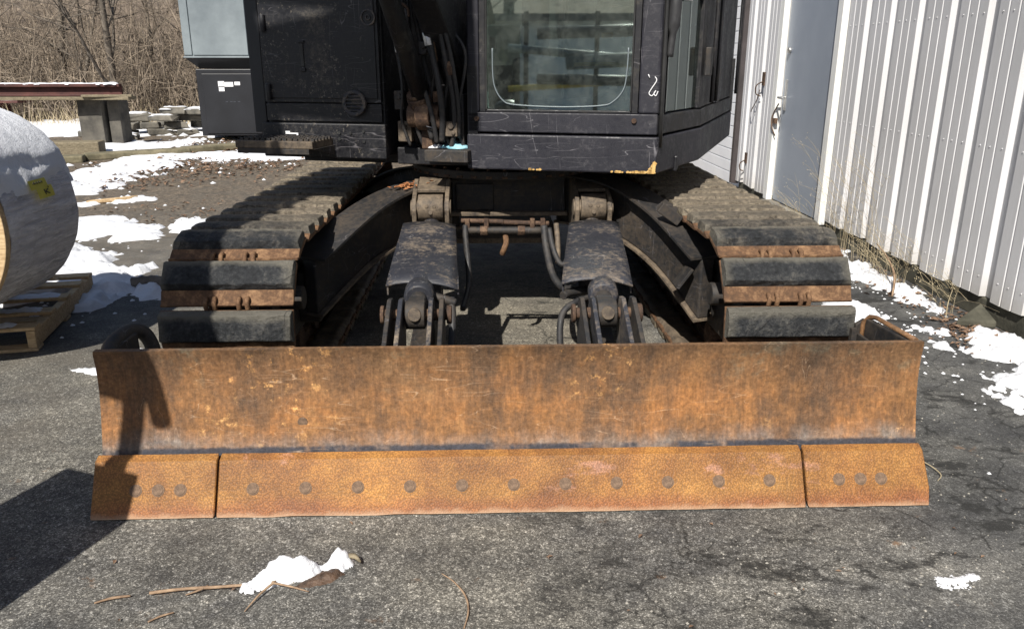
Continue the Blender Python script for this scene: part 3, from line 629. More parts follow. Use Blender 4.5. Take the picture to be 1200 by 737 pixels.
# hydraulic pipes and hoses between the cylinders
def hose(pts, r=.014, mat='hose', name='hydraulic_hose', parent=None, n=8):
    c = MB(); c.tube(spline(pts, 6), r, n); return c.build(name, mat, parent or EX)
hose([(-.12, 3.76, .675), (.06, 3.75, .672), (.10, 3.75, .668), (.30, 3.75, .661)], .012, 'rustpin', 'hydraulic_pipe')
hose([(-.10, 3.74, .632), (.28, 3.74, .630)], .018, 'frame', 'hydraulic_pipe')
for x in (-.09, .0, .22, .27): c = MB(); c.box((x, 3.745, .652), (.022, .03, .07)); c.build('pipe_clamp', 'rustpin', EX, bevel=.002)
for x in (-.03, .15): c = MB(); c.cyl((x, 3.74, .631), (x+.035, 3.74, .631), .024, 6); c.build('pipe_nut', 'rustpin', EX, bevel=.002)
hose([(-.10, 3.74, .655), (-.098, 3.70, .60), (-.088, 3.66, .50), (-.085, 3.6, .40), (-.11, 3.45, .33)])
hose([(.275, 3.73, .655), (.285, 3.68, .55), (.31, 3.55, .45), (.36, 3.45, .42), (.415, 3.35, .47)], .017)
hose([(.30, 3.73, .64), (.315, 3.66, .56), (.345, 3.6, .50), (.375, 3.6, .52), (.392, 3.68, .60)], .013)
hose([(.335, 3.75, .66), (.34, 3.70, .58), (.335, 3.62, .50)], .013, 'castmud')
hose([(.42, 3.05, .50), (.35, 2.98, .50), (.29, 2.93, .46), (.285, 2.88, .33), (.33, 2.85, .22), (.38, 2.8, .2)], .013)
hose([(.40, 3.08, .52), (.33, 3.03, .525), (.30, 3.0, .52)], .018, 'frame', 'hydraulic_pipe')
hose([(-.26, 3.0, .535), (-.18, 2.98, .52), (-.125, 2.98, .50)], .018, 'frame', 'hydraulic_pipe')
hose([(-.14, 2.99, .52), (-.135, 2.92, .40), (-.15, 2.8, .25), (-.155, 2.6, .16)], .015)
hose([(.09, 3.75, .61), (.095, 3.73, .575), (.085, 3.71, .55), (.075, 3.72, .52)], .014, 'rust', 'hook')
# ---- undercarriage centre
c = MB(); c.box((.12, 4.55, .735), (.60, .70, .235)); c.box((-.06, 4.19, .72), (.20, .012, .14)); CF = c.build('centre_frame', 'frame', EX, bevel=.006)
c = MB(); c.box((.10, 4.72, .445), (.62, .72, .03)); c.build('belly_plate', 'castmud', CF, bevel=.003)
c = MB(); c.box((.12, 4.185, .632), (.62, .05, .02)); c.build('lower_lip', 'castmud', CF, bevel=.003)
c = MB(); c.cyl((.095, 4.52, .83), (.095, 4.52, .872), .50, 48); RG = c.build('swing_ring', 'frame', EX, bevel=.004)
c = MB()
for k in range(36): a = k/36*6.283; c.cyl((.095+.475*math.cos(a), 4.52+.475*math.sin(a), .872), (.095+.475*math.cos(a), 4.52+.475*math.sin(a), .885), .011, 6)
for k in range(40): a = k/40*6.283; c.box((.095+.50*math.cos(a), 4.52+.50*math.sin(a), .842), (.012, .03, .012), Matrix.Rotation(a, 3, 'Z'))
c.build('ring_bolts', 'rustpin', RG)['kind'] = 'stuff'
def leg(path, w=.17, mat='frame', top='frame'):
    c = MB(); vs = []; P = spline([(x, y, zt) for x, y, zt, zb in path], 5); Q = spline([(x, y, zb) for x, y, zt, zb in path], 5)
    for i in range(len(P)):
        d = (P[min(i+1, len(P)-1)]-P[max(i-1, 0)]); d.z = 0; d.normalize(); s_ = Vector((-d.y, d.x, 0))*.035
        vs += [P[i]+s_, P[i]-s_, Vector(Q[i])-s_, Vector(Q[i])+s_]
    fs = []
    for i in range(len(P)-1):
        for k in range(4): a = i*4; fs.append((a+k, a+(k+1) % 4, a+4+(k+1) % 4, a+4+k))
    c.add(vs, fs+[(0, 1, 2, 3), tuple(len(vs)-4+k for k in (3, 2, 1, 0))]); L = c.build('frame_leg', mat, EX, bevel=.008)
    for nm, PP, dz, mt in (('lower_flange', Q, -.007, 'castmud'), ('upper_flange', P, .009, top)):
        c = MB(); vs = []
        for i in range(len(PP)):
            d = (PP[min(i+1, len(P)-1)]-PP[max(i-1, 0)]); d.z = 0; d.normalize(); s_ = Vector((-d.y, d.x, 0))*(w/2+(.010 if nm == 'upper_flange' else -.028)); p = Vector(PP[i])+Vector((0, 0, dz))
            vs += [p+s_+Vector((0, 0, .006)), p-s_+Vector((0, 0, .006)), p-s_-Vector((0, 0, .006)), p+s_-Vector((0, 0, .006))]
        c.add(vs, fs+[(0, 1, 2, 3), tuple(len(vs)-4+k for k in (3, 2, 1, 0))]); c.build(nm, mt, L)
leg([(-.16, 4.3, .80, .55), (-.40, 4.12, .775, .53), (-.60, 3.86, .70, .46), (-.80, 3.50, .55, .30)])
c = MB()
for k in range(150):
    t = random.random(); p = Vector((-.22, 4.22, .815)).lerp(Vector((-.44, 4.06, .785)), t)+Vector((random.gauss(0, .03), random.gauss(0, .03), 0)); r_ = .005+.012*random.random(); a = random.random()*6
    c.add([p+Vector((math.cos(a+q*1.57)*r_, math.sin(a+q*1.57)*r_, random.uniform(0, .012))) for q in range(4)]+[p+Vector((0, 0, r_*.7))], [(q, (q+1) % 4, 4) for q in range(4)])
o = c.build('leaf_debris', 'clay', CF); o['kind'] = 'stuff'
leg([(.40, 4.3, .82, .58), (.66, 4.08, .80, .56), (.86, 3.80, .70, .45), (1.00, 3.46, .55, .27)], top='frame')
leg([(-.16, 4.8, .80, .55), (-.45, 5.0, .77, .5), (-.66, 5.3, .66, .42), (-.85, 5.65, .52, .28)])
leg([(.40, 4.8, .80, .55), (.66, 5.0, .77, .5), (.88, 5.3, .66, .42), (1.04, 5.65, .52, .28)])
c = MB(); c.box((.90, 3.50, .46), (.014, .10, .11), Matrix.Rotation(R(35), 3, 'Y')); c.build('leg_gusset', 'frame', EX, bevel=.002)
c = MB(); c.box((.86, 3.66, .72), (.12, .03, .05), Matrix.Rotation(R(35), 3, 'Y')); c.build('lifting_lug', 'frame', EX, bevel=.004)
# ---- crawler tracks
YF, YB, RR, PIT = 3.222, 6.10, .325, None
Ls = YB-YF; TOT = 2*Ls+2*math.pi*RR; NS = 41; PIT = TOT/NS
def tpath(s):
    s %= TOT
    if s < Ls: t = s/Ls; return YF+s*1.0, .375+RR-.016*math.sin(math.pi*t), 0.0       # top run, front to back
    s -= Ls
    if s < math.pi*RR: a = s/RR; return YB+RR*math.sin(a), .375+RR*math.cos(a), a
    s -= math.pi*RR
    if s < Ls: return YB-s, .375-RR, math.pi
    s -= Ls; a = math.pi+s/RR; return YF+RR*math.sin(a), .375+RR*math.cos(a), a
def shoe_mesh():
    m = MB(); hw = .25
    # steel plate profile in (y along, z out): flat with a raised lip at the leading end
    poly = [(-hw, -.088, -.006), (-hw, -.088, .008), (-hw, -.060, .008), (-hw, .026, .008), (-hw, .034, .020), (-hw, .078, .004), (-hw, .092, .010), (-hw, .094, -.002), (-hw, .070, -.008)]
    m.prism(poly, (2*hw, 0, 0))
    for dx in (-.062, .062):
        arc = [(dx, .060, .004), (dx, .068, .018), (dx, .088, .020), (dx, .100, .002), (dx, .108, -.015)]
        for k in (-.016, .016): m.tube([(p[0]+k, p[1], p[2]) for p in arc], .010, 6)
    return m
sm_ = shoe_mesh().build('track_shoe', 'rust', None, origin=(0, 0, 0), bevel=.002, seg=1)
def pad_variant(v):
    p = MB(); hw = .247; n_ = 14; vs = []; rr = random.Random(v); y0, y1 = -.084, .030; z1 = .050
    prof = [(y0-.004, .009), (y0, .030), (y0+.008, z1), ((y0+y1)/2, z1+.002), (y1-.008, z1), (y1, .030), (y1+.004, .009)]
    for i in range(n_+1):
        x = -hw+2*hw*i/n_; e_ = 1 if 0 < i < n_ else 0
        for j, (y, z) in enumerate(prof):
            xx = x if e_ else x*(1-.012*(z > .04)); ch = (.007 if rr.random() < .12 else 0)*(j in (1, 2, 4, 5)); vs.append((xx+.004*rr.uniform(-1, 1), y+.0022*rr.uniform(-1, 1)*(j not in (0, 6)), z-ch+.0022*rr.uniform(-1, 1)-(0 if e_ else .004*(z > .04))))
    k = len(prof); p.add(vs, [(i*k+j, (i+1)*k+j, (i+1)*k+j+1, i*k+j+1) for i in range(n_) for j in range(k-1)]+[tuple(range(k)), tuple(n_*k+j for j in range(k))[::-1]])
    return p.build('rubber_pad', 'pad', None, origin=(0, 0, 0), bevel=.002, seg=1)
pads = [pad_variant(v) for v in range(4)]
first = {'s': True, 'p': [True]*4}
TR = []
for ti, (xc, ph) in enumerate(((-.985, .52), (1.17, .50))):
    c = MB()                                              # the track's own part: link chain running round inside
    for dx in (-.062, .062):
        vs = []; K = 84; fs = []
        for k in range(K):
            y, z, a = tpath(k/K*TOT)
            n_ = Vector((0, math.sin(a), math.cos(a)))
            for dd, ww in ((-.012, -.018), (-.012, .018), (-.075, .018), (-.075, -.018)):
                p = Vector((xc+dx+ww, y, z))+n_*(dd+(.010 if (k % 2 and dd < -.05) else 0)); vs.append(p)
        for k in range(K):
            for q in range(4): fs.append((k*4+q, k*4+(q+1) % 4, ((k+1) % K)*4+(q+1) % 4, ((k+1) % K)*4+q))
        c.add(vs, fs)
    T = c.build('crawler_track', 'rustpin', EX); TR.append(T); org = worldorg(T)
    for k in range(NS):
        s = (k+ph)*PIT; y, z, a = tpath(s); n_ = Vector((0, math.sin(a), math.cos(a))); t_ = Vector((0, -math.cos(a), math.sin(a)))  # local y runs towards the front
        xa = Vector((-1, 0, 0)); M4 = Matrix((xa, t_, n_)).transposed().to_4x4()
        jit = Matrix.Rotation(R(random.uniform(-.5, .5)), 4, 'X')
        M4 = Matrix.Translation(Vector((xc+random.uniform(-.002, .002), y, z))-org) @ M4 @ jit
        if first['s']: o = sm_; first['s'] = False
        else: o = sm_.copy(); COL.objects.link(o)
        o.parent = T; o.matrix_local = M4
        v = random.randrange(4)
        if first['p'][v]: o = pads[v]; first['p'][v] = False
        else: o = pads[v].copy(); COL.objects.link(o)
        o.parent = T; o.matrix_local = M4
    ins = 1 if xc < 0 else -1                              # towards the machine centre
    c = MB(); c.prism([(xc-.11, 3.35, .20), (xc-.11, 3.35, .50), (xc-.11, 3.6, .56), (xc-.11, 5.8, .56), (xc-.11, 5.95, .5), (xc-.11, 5.95, .2)], (.22, 0, 0))
    c.box((xc+ins*.16, 4.6, .36), (.10, 2.1, .24)); TF = c.build('track_frame', 'frame', EX, bevel=.01)
    c = MB(); c.cyl((xc-.055, YF, .375), (xc+.055, YF, .375), .245, 36); c.cyl((xc-.11, YF, .375), (xc+.11, YF, .375), .12, 24); c.cyl((xc+ins*.11, YF+.06, .44), (xc+ins*.205, YF+.06, .44), .05, 20)
    c.build('idler_wheel', 'frame', TF, bevel=.006)
    c = MB(); c.cyl((xc-.03, YB, .375), (xc+.03, YB, .375), .24, 36); c.cyl((xc-.12, YB, .375), (xc+.14, YB, .375), .16, 24); c.build('sprocket', 'rustpin', TF, bevel=.004)
    for k in range(7):
        c = MB(); yy = 3.62+k*.34; c.cyl((xc-.10, yy, .135), (xc+.10, yy, .135), .062, 18); c.build('track_roller', 'rustpin', TF, bevel=.003)
    for yy in (4.2, 5.1):
        c = MB(); c.cyl((xc-.08, yy, .575), (xc+.08, yy, .575), .045, 16); c.build('carrier_roller', 'rustpin', TF)
    # dried mud lying on the lower run inside the track
    c = MB(); vs = []; n1_, n2_ = 8, 60
    for j in range(n2_+1):
        for i in range(n1_+1): x = xc+ins*(.09+.155*i/n1_); y = 3.25+2.6*j/n2_; vs.append((x, y, .068+.012*fbm(x*20, y*9)+.010*abs(math.sin(y*math.pi/PIT))-(.03 if i in (0, n1_) else 0)))
    c.add(vs, [(j*(n1_+1)+i, j*(n1_+1)+i+1, (j+1)*(n1_+1)+i+1, (j+1)*(n1_+1)+i) for j in range(n2_) for i in range(n1_)], True); c.build('packed_mud', 'castmud', TF)

# ---- house of the machine
HO = Vector((-.09, 3.93, 0)); HU = Vector((.966, -.259, 0)); HV = Vector((.259, .966, 0)); RZ = Matrix.Rotation(R(-15), 3, 'Z')
def H(u, v, z): return HO+HU*u+HV*v+Vector((0, 0, z))
def hbox(m, u0, u1, v0, v1, z0, z1): return m.prism([H(u0, v0, z0), H(u1, v0, z0), H(u1, v1, z0), H(u0, v1, z0)], (0, 0, z1-z0))
c = MB(); hbox(c, -1.0, 1.0, .25, 2.5, .885, .96); hbox(c, -.40, -.02, .10, 1.0, .90, .985); c.build('swing_deck', 'black', EX, bevel=.006)
c = MB(); hbox(c, -.20, .02, -.06, .3, .935, .992); c.build('front_deck', 'frame', EX, bevel=.004)
# engine / tank housing on the left
EH = MB(); hbox(EH, -1.075, -.425, .03, 2.5, .94, 2.3); EH = EH.build('engine_housing', 'black', EX, bevel=.02)
c = MB(); hbox(c, -1.06, -.435, .0, .03, 1.205, 2.25); hbox(c, -1.045, -.45, -.006, .0, 1.225, 2.22); DOORP = c.build('access_door', 'panel', EH, bevel=.012, seg=3)
c = MB(); hbox(c, -1.06, -.435, .004, .03, 1.112, 1.200); c.build('middle_panel', 'panel', EH, bevel=.004)
c = MB(); hbox(c, -1.085, -.415, -.012, .03, .935, 1.105); c.build('lower_skirt', 'panel', EH, bevel=.006)
def ring(c, u, z, r0, r1, v0, v1, n=28):
    vs = []
    for k in range(n):
        a = k/n*6.2832
        for rr_, vv in ((r0, v0), (r1, v0), (r1, v1), (r0, v1)): vs.append(H(u+rr_*math.cos(a), vv, z+rr_*math.sin(a)))
    c.add(vs, [(k*4+q, k*4+(q+1) % 4, ((k+1) % n)*4+(q+1) % 4, ((k+1) % n)*4+q) for k in range(n) for q in range(4)])
c = MB(); ring(c, -.570, 1.205, .044, .062, -.022, .0); VR = c.build('round_vent', 'guard', EH, bevel=.004)
c = MB(); vs = [H(-.570+.046*math.cos(k/24*6.283), -.008, 1.205+.046*math.sin(k/24*6.283)) for k in range(24)]; c.add(vs, [tuple(range(24))]); c.build('vent_back', 'rubberseal', VR)
for k in range(5):
    z = 1.205-.034+k*.017; w_ = math.sqrt(max(0, .044**2-(z-1.205)**2)); c = MB(); c.prism([H(-.570-w_, -.020, z-.003), H(-.570+w_, -.020, z-.003), H(-.570+w_, -.010, z+.004), H(-.570-w_, -.010, z+.004)], (0, 0, .004)); c.build('vent_slat', 'guard', VR)
c = MB(); ring(c, -.478, 1.60, .030, .038, -.012, -.004); ring(c, -.478, 1.60, .008, .014, -.012, -.004, 12); c.build('round_latch', 'guard', DOORP, bevel=.002)
c = MB(); hbox(c, -.842, -.825, -.012, -.004, 1.375, 1.485); c.build('handle_slot', 'rubberseal', DOORP, bevel=.004)
c = MB(); hbox(c, -.846, -.820, -.014, -.006, 1.352, 1.374); hbox(c, -.85, -.818, -.014, -.006, 1.486, 1.50); c.build('door_latch', 'black', DOORP, bevel=.003)
for zz in (1.255, 1.58):
    c = MB(); c.cyl(H(-1.03, -.015, zz-.04), H(-1.03, -.015, zz+.04), .013, 10); hbox(c, -1.055, -1.02, -.01, .0, zz-.03, zz+.03); c.build('door_hinge', 'black', DOORP, bevel=.002)
c = MB(); hbox(c, -.955, -.885, -.0145, -.012, 1.050, 1.056); hbox(c, -.955, -.93, -.0145, -.012, 1.058, 1.064); hbox(c, -.895, -.885, -.0145, -.012, 1.04, 1.049); c.build('worn_decal', 'white', EH)
c = MB()
for u_, z_ in ((-.66, 1.06), (-.60, 1.06), (-.66, 1.03), (-.53, 1.02), (-.53, 1.07)): c.cyl(H(u_, -.013, z_), H(u_, -.018, z_), .008, 8)
c.build('skirt_bolt', 'rubberseal', EH)
c = MB(); hbox(c, -1.11, -.70, -.235, -.005, 1.000, 1.035); ST = c.build('boarding_step', 'castmud', EX, bevel=.004)
c = MB()
for a in range(14):
    for b in range(6): u_ = -1.095+a*.029; v_ = -.215+b*.035; c.prism([H(u_, v_, 1.035), H(u_+.018, v_, 1.035), H(u_+.018, v_+.012, 1.035), H(u_, v_+.012, 1.035)], (0, 0, .011))
o = c.build('step_teeth', 'frame', ST); o['kind'] = 'stuff'
c = MB(); hbox(c, -1.10, -.72, -.235, -.20, .975, 1.0); c.prism([H(-.70, -.235, 1.0), H(-.70, 0, 1.0), H(-.70, 0, .95)], tuple(HU*.01)); c.build('step_bracket', 'frame', ST)
c = MB(); hbox(c, -1.16, -1.09, .05, .5, 1.05, 2.2); c.build('corner_post', 'darkbox', EH, bevel=.004)
# counterweight / rear of the machine
c = MB(); P8 = [H(.98*math.cos(a)*1.05+.0, 2.2+.75*math.sin(a), 1.0) for a in [k/12*math.pi for k in range(13)]]; c.prism(P8, (0, 0, .85)); c.build('counterweight', 'black', EX, bevel=.03)
c = MB(); hbox(c, -.42, .0, 1.3, 2.5, .96, 1.9); c.build('rear_cowl', 'black', EX, bevel=.02)
# ---- cab
CB = MB(); FP = [(0, 0), (.91, 0), (1.10, .62), (1.30, 2.18), (0, 2.1)]
CB.prism([H(u, v, .900) for u, v in FP], (0, 0, .168)); CAB = CB.build('cab', 'cabpaint', EX, bevel=.008)
def inset(d): return [(0+d, d), (.91-d, d), (1.10-d, .62), (1.30-d, 2.18-d), (d, 2.1-d)]
c = MB(); I_ = inset(.004); A_, B_, C_, D_, E_ = I_
def wallseg(c, p, q, z0, z1, th=.05):
    p = Vector(p); q = Vector(q); d = (q-p).normalized(); n_ = Vector((-d.y, d.x))*th
    return c.prism([H(*p, z0), H(*q, z0), H(*(q+n_), z0), H(*(p+n_), z0)], (0, 0, z1-z0))
wallseg(c, A_, B_, 1.078, 1.170); c.build('front_sill', 'cabpaint', CAB, bevel=.005)
c = MB(); hbox(c, .004, .062, .004, .10, 1.171, 2.4); c.build('front_post', 'cabpaint', CAB, bevel=.008)
c = MB(); c.prism([H(.815, .004, 1.171), H(.906, .004, 1.171), H(.925, .09, 1.171), H(.83, .09, 1.171)], (0, 0, 1.23)); RP = c.build('front_post', 'cabpaint', CAB, bevel=.010)
c = MB(); hbox(c, .063, .092, .010, .03, 1.171, 2.3); hbox(c, .785, .814, .010, .03, 1.171, 2.3); hbox(c, .093, .784, .012, .03, 1.171, 1.183); c.build('window_frame', 'black', CAB, bevel=.003)
for ua in (.093, .777): c = MB(); hbox(c, ua, ua+.007, .008, .018, 1.183, 2.3); c.build('window_seal', 'rubberseal', CAB)
c = MB(); hbox(c, .100, .777, .022, .027, 1.184, 2.3); c.build('front_window', 'glass', CAB)
# rounded lower rim of the inner pane
rim = [(.125, 1.46), (.127, 1.34), (.140, 1.275), (.175, 1.225), (.23, 1.205), (.44, 1.197), (.64, 1.205), (.70, 1.225), (.745, 1.28), (.757, 1.36), (.76, 1.46)]
c = MB(); c.tube(spline([H(u, .0185, z) for u, z in rim], 5), .0032, 6); c.build('inner_pane_rim', 'greybox', CAB)
for u_, z_ in ((.05, 1.14), (.80, 1.14)):
    c = MB(); c.cyl(H(u_, .006, z_), H(u_, -.006, z_), .012, 14); c.build('sill_bolt', 'rustpin', CAB, bevel=.002)
for u_ in (.12, .74):
    c = MB(); hbox(c, u_-.012, u_+.014, .03, .045, 1.46, 1.51); c.build('window_latch', 'plastic', CAB, bevel=.004)
# chipped ochre corner and edges
c = MB(); vs = []
for p0, p1, n_ in (((.70, .9015), (.91, .9015), 15), ((.88, .901), (.905, .95), 9), ((.30, .9015), (.37, .9015), 5)):
    for k in range(n_):
        t = (k+random.random())/n_; u = p0[0]+(p1[0]-p0[0])*t; z = p0[1]+(p1[1]-p0[1])*t; r_ = .006+.009*random.random()
        q = [H(u+math.cos(a)*r_*(.6+.6*random.random()), -.0012, max(.902, z+math.sin(a)*r_*.7+.004)) for a in (0, 1, 2, 3, 4, 5)]; c.add(q, [tuple(range(6))])
q = [(.893, .904), (.908, .904), (.909, .95), (.904, .962), (.896, .95)]; c.add([H(u, -.0014, z) for u, z in q], [tuple(range(5))]); c.build('chipped_paint', 'primer', CAB)
# chalk scribble on the front right pillar
c = MB(); c.tube(spline([H(u, -.001, z) for u, z in ((.855, 1.345), (.862, 1.330))], 2), .0022, 5)
c.tube(spline([H(u, .001, z) for u, z in ((.885, 1.335), (.893, 1.318), (.872, 1.283), (.862, 1.262), (.876, 1.252), (.892, 1.275), (.884, 1.262), (.893, 1.252), (.902, 1.272))], 6), .0024, 5)
c.build('chalk_scribble', 'white', RP)
# side door face, B to C
c = MB(); wallseg(c, B_, C_, 1.078, 1.165); c.build('door_rail', 'black', CAB, bevel=.006)
Bv, Cv, Dv = Vector(B_), Vector(C_), Vector(D_)
def along(p, q, a, b, z0, z1, th, name, mat, out=0, par=None, bev=.005):
    d = (q-p).normalized(); n_ = Vector((d.y, -d.x))*out; c = MB(); wallseg(c, p+d*a+n_, p+d*b+n_, z0, z1, th); return c.build(name, mat, par or CAB, bevel=bev)
Lbc = (Cv-Bv).length; Lcd = (Dv-Cv).length
along(Bv, Cv, .012, .085, 1.170, 2.4, .05, 'door_post', 'black'); along(Bv, Cv, Lbc-.05, Lbc-.002, 1.170, 2.4, .05, 'door_post', 'black')
along(Bv, Cv, .0865, Lbc-.051, 1.175, 1.70, .006, 'side_window', 'glass2', -.02, bev=0)
along(Bv, Cv, .0865, Lbc-.051, 1.712, 2.3, .006, 'side_window', 'glass2', -.012, bev=0)
along(Bv, Cv, .24, Lbc-.051, 1.700, 1.711, .02, 'window_bar', 'black', -.008, bev=.002)
along(Bv, Cv, .22, .36, 1.672, 1.682, .02, 'window_latch', 'metal', .012, bev=.002)
along(Bv, Cv, .085, .0905, 1.172, 2.3, .02, 'window_seal', 'rubberseal', .004, bev=0)
along(Cv, Dv, .002, Lcd-.002, 1.078, 1.165, .05, 'side_sill', 'black')
along(Cv, Dv, .05, .55, 1.170, 2.4, .05, 'side_panel', 'black', -.01)
along(Cv, Dv, .70, Lcd-.002, 1.170, 2.4, .05, 'side_panel', 'black', -.01)
along(Cv, Dv, .56, .69, 1.170, 2.4, .05, 'side_post', 'guard', .01)
along(Cv, Dv, -.02, .06, 1.33, 1.47, .03, 'door_hinge', 'frame', .035)
d_ = (Dv-Cv).normalized(); n2 = Vector((d_.y, -d_.x))
for a_ in (.16, .34, Lcd-.08):
    pts = [H(*(Cv+d_*a_+n2*.03), z) for z in (1.19, 1.5, 1.9, 2.3)]; c = MB(); c.tube(pts, .012, 8); c.build('grab_rail', 'black', CAB)
c = MB()
pts = [H(*(Bv+Vector((.014, .03))), z) for z in (1.02, 1.2, 1.5, 1.9, 2.35)]; c.tube(pts, .011, 8); c.build('corner_rail', 'rubberseal', CAB)
c = MB(); q = Bv+(Cv-Bv).normalized()*.06; n3 = Vector(((Cv-Bv).normalized().y, -(Cv-Bv).normalized().x)); c.tube(spline([H(*(q+n3*.02), 1.95), H(*(q+n3*.035), 1.70), H(*(q+n3*.03), 1.55), H(*(q+n3*.02), 1.42)], 5), [.02]*6+[.028]*5+[.016]*5, 8); c.build('door_stay', 'plastic', CAB)
# rear, left walls, roof
c = MB(); wallseg(c, D_, E_, 1.07, 1.42); c.build('rear_wall', 'black', CAB); c = MB(); hbox(c, .02, .09, 2.02, 2.09, 1.42, 2.4); hbox(c, 1.18, 1.25, 2.06, 2.13, 1.42, 2.4); c.build('rear_post', 'black', CAB)
c = MB(); wallseg(c, E_, A_, 1.07, 1.38); c.build('left_wall', 'black', CAB); c = MB(); hbox(c, .01, .05, 1.0, 1.08, 1.38, 2.4); c.build('left_post', 'black', CAB)
c = MB(); c.prism([H(u, v, 2.40) for u, v in FP], (0, 0, .09)); hbox(c, .06, .82, .004, .06, 2.30, 2.40); c.build('cab_roof', 'black', CAB, bevel=.02)
# interior
c = MB(); c.prism([H(u, v, 1.069) for u, v in [(.05, .08), (.86, .08), (1.04, .62), (1.2, 2.05), (.05, 2.0)]], (0, 0, .012)); c.build('cab_floor', 'plastic', CAB)
SE = MB(); hbox(SE, .26, .72, .50, .98, 1.20, 1.33); SE = SE.build('operator_seat', 'seat', CAB, bevel=.03, seg=3)
c = MB(); c.prism([H(.29, .92, 1.30), H(.29, 1.04, 1.30), H(.29, 1.14, 1.80), H(.29, 1.04, 1.80)], tuple(HU*.40)); c.build('seat_back', 'seat', SE, bevel=.035, seg=3)
c = MB(); hbox(c, .37, .61, 1.06, 1.15, 1.82, 1.98); c.build('headrest', 'seat', SE, bevel=.03, seg=3)
for u0, u1, nm in ((.12, .25, 'left'), (.80, .94, 'right')):
    c = MB(); hbox(c, u0, u1, .42, 1.0, 1.10, 1.34); cc = c.build('console', 'plastic', CAB, bevel=.02)
    um = (u0+u1)/2; c = MB(); c.tube([H(um, .48, 1.34), H(um, .47, 1.40), H(um, .46, 1.48)], [.022, .014, .014], 10); c.tube([H(um, .46, 1.47), H(um, .455, 1.51), H(um, .45, 1.555), H(um, .445, 1.57)], [.018, .026, .028, .014], 12); c.build('joystick', 'rubberseal', cc)
for u_ in (.40, .56):
    c = MB(); c.tube([H(u_, .40, 1.08), H(u_, .42, 1.25), H(u_, .46, 1.72)], .008, 8); c.tube([H(u_, .46, 1.70), H(u_, .465, 1.78)], .02, 10); c.build('travel_lever', 'plastic', CAB)
    c = MB(); c.prism([H(u_-.06, .30, 1.12), H(u_-.06, .42, 1.085), H(u_-.06, .42, 1.10), H(u_-.06, .30, 1.135)], tuple(HU*.12)); c.build('pedal', 'seat', CAB, bevel=.004)
c = MB(); hbox(c, .14, .42, .34, .46, 1.30, 1.42); c.build('tool_bag', 'seat', CAB, bevel=.03, seg=3)
c = MB(); c.tube(spline([H(.15, .5, 1.17), H(.25, .45, 1.20), H(.35, .42, 1.17), H(.47, .5, 1.20), H(.60, .45, 1.18), H(.7, .5, 1.2)], 5), .025, 10); c.tube(spline([H(.3, .36, 1.14), H(.42, .33, 1.19), H(.5, .36, 1.14), H(.62, .33, 1.22), H(.72, .4, 1.16)], 5), .035, 10); c.build('floor_hoses', 'plastic', CAB)
c = MB()
for z, r_ in ((1.44, .018), (1.485, .026), (1.535, .014), (1.58, .02)): c.tube([H(.48, 1.62, z), H(1.12, 1.62, z)], r_, 10)
c.build('grey_reflection_bars', 'greyside', CAB)  # reflection of grey pipes, modelled as solid bars inside the cab
c = MB(); c.tube(spline([H(.47, .30, 1.385), H(.60, .30, 1.39), H(.68, .30, 1.385), H(.77, .30, 1.362)], 5), .009, 8); c.build('yellow_reflection_bar', 'ytube', CAB)  # stands in for a yellow pipe reflected in the window
c = MB(); hbox(c, .60, .655, .30, .33, 1.505, 1.535); c.build('amber_reflection_block', 'orange', CAB, bevel=.006)  # small block put in for an orange light reflected in the glass
c = MB(); hbox(c, .56, .74, .32, .37, 1.56, 1.66); c.build('display', 'plastic', CAB, bevel=.01)
# ---- boom, its cylinder and hoses
def beam(name, pts, w, h0, mat='black', par=None, u=HU, bev=.012):
    c = MB(); vs = []; P = [Vector(p) for p in pts]
    for i, p in enumerate(P):
        d = (P[min(i+1, len(P)-1)]-P[max(i-1, 0)]).normalized(); up = d.cross(u).normalized(); hh = h0[i]/2
        vs += [p+u*w/2+up*hh, p-u*w/2+up*hh, p-u*w/2-up*hh, p+u*w/2-up*hh]
    fs = [(i*4+q, i*4+(q+1) % 4, i*4+4+(q+1) % 4, i*4+4+q) for i in range(len(P)-1) for q in range(4)]+[(3, 2, 1, 0), tuple(len(vs)-4+k for k in range(4))]
    c.add(vs, fs); return c.build(name, mat, par or EX, bevel=bev)
TIP = Vector((-2.2, 1.55, 4.2))
BM = beam('boom', [H(-.10, .80, .95), H(-.10, .14, 1.50), H(-.14, -1.0, 2.55), H(-.2, -2.1, 3.5), TIP], .13, [.26, .30, .42, .46, .26])
c = MB(); hbox(c, -.045, -.02, .02, .8, .985, 1.25); hbox(c, -.30, -.275, .25, .9, .985, 1.28); c.build('boom_mount', 'frame', EX, bevel=.006)
c = MB(); c.tube([H(-.215, .04, 1.16), H(-.24, -.5, 1.85), H(-.25, -.9, 2.3)], .045, 18); c.tube([H(-.25, -.88, 2.28), H(-.22, -1.5, 2.95)], .03, 14); c.build('boom_cylinder', 'black', BM)
c = MB(); c.cyl(H(-.29, .01, 1.15), H(-.13, .01, 1.15), .058, 22); c.cyl(H(-.24, .0, 1.155), H(-.17, .0, 1.155), .075, 22); c.box(H(-.205, .04, 1.07), (.07, .06, .16)); c.cyl(H(-.16, -.01, 1.12), H(-.12, -.01, 1.12), .035, 16); c.build('cylinder_foot', 'rustpin', BM, bevel=.005)
c = MB(); c.cyl(H(-.225, .0, 1.21), H(-.232, -.02, 1.245), .062, 20); c.cyl(H(-.235, -.02, 1.25), H(-.24, -.03, 1.265), .055, 20); c.build('gland', 'rustpin', BM, bevel=.003)
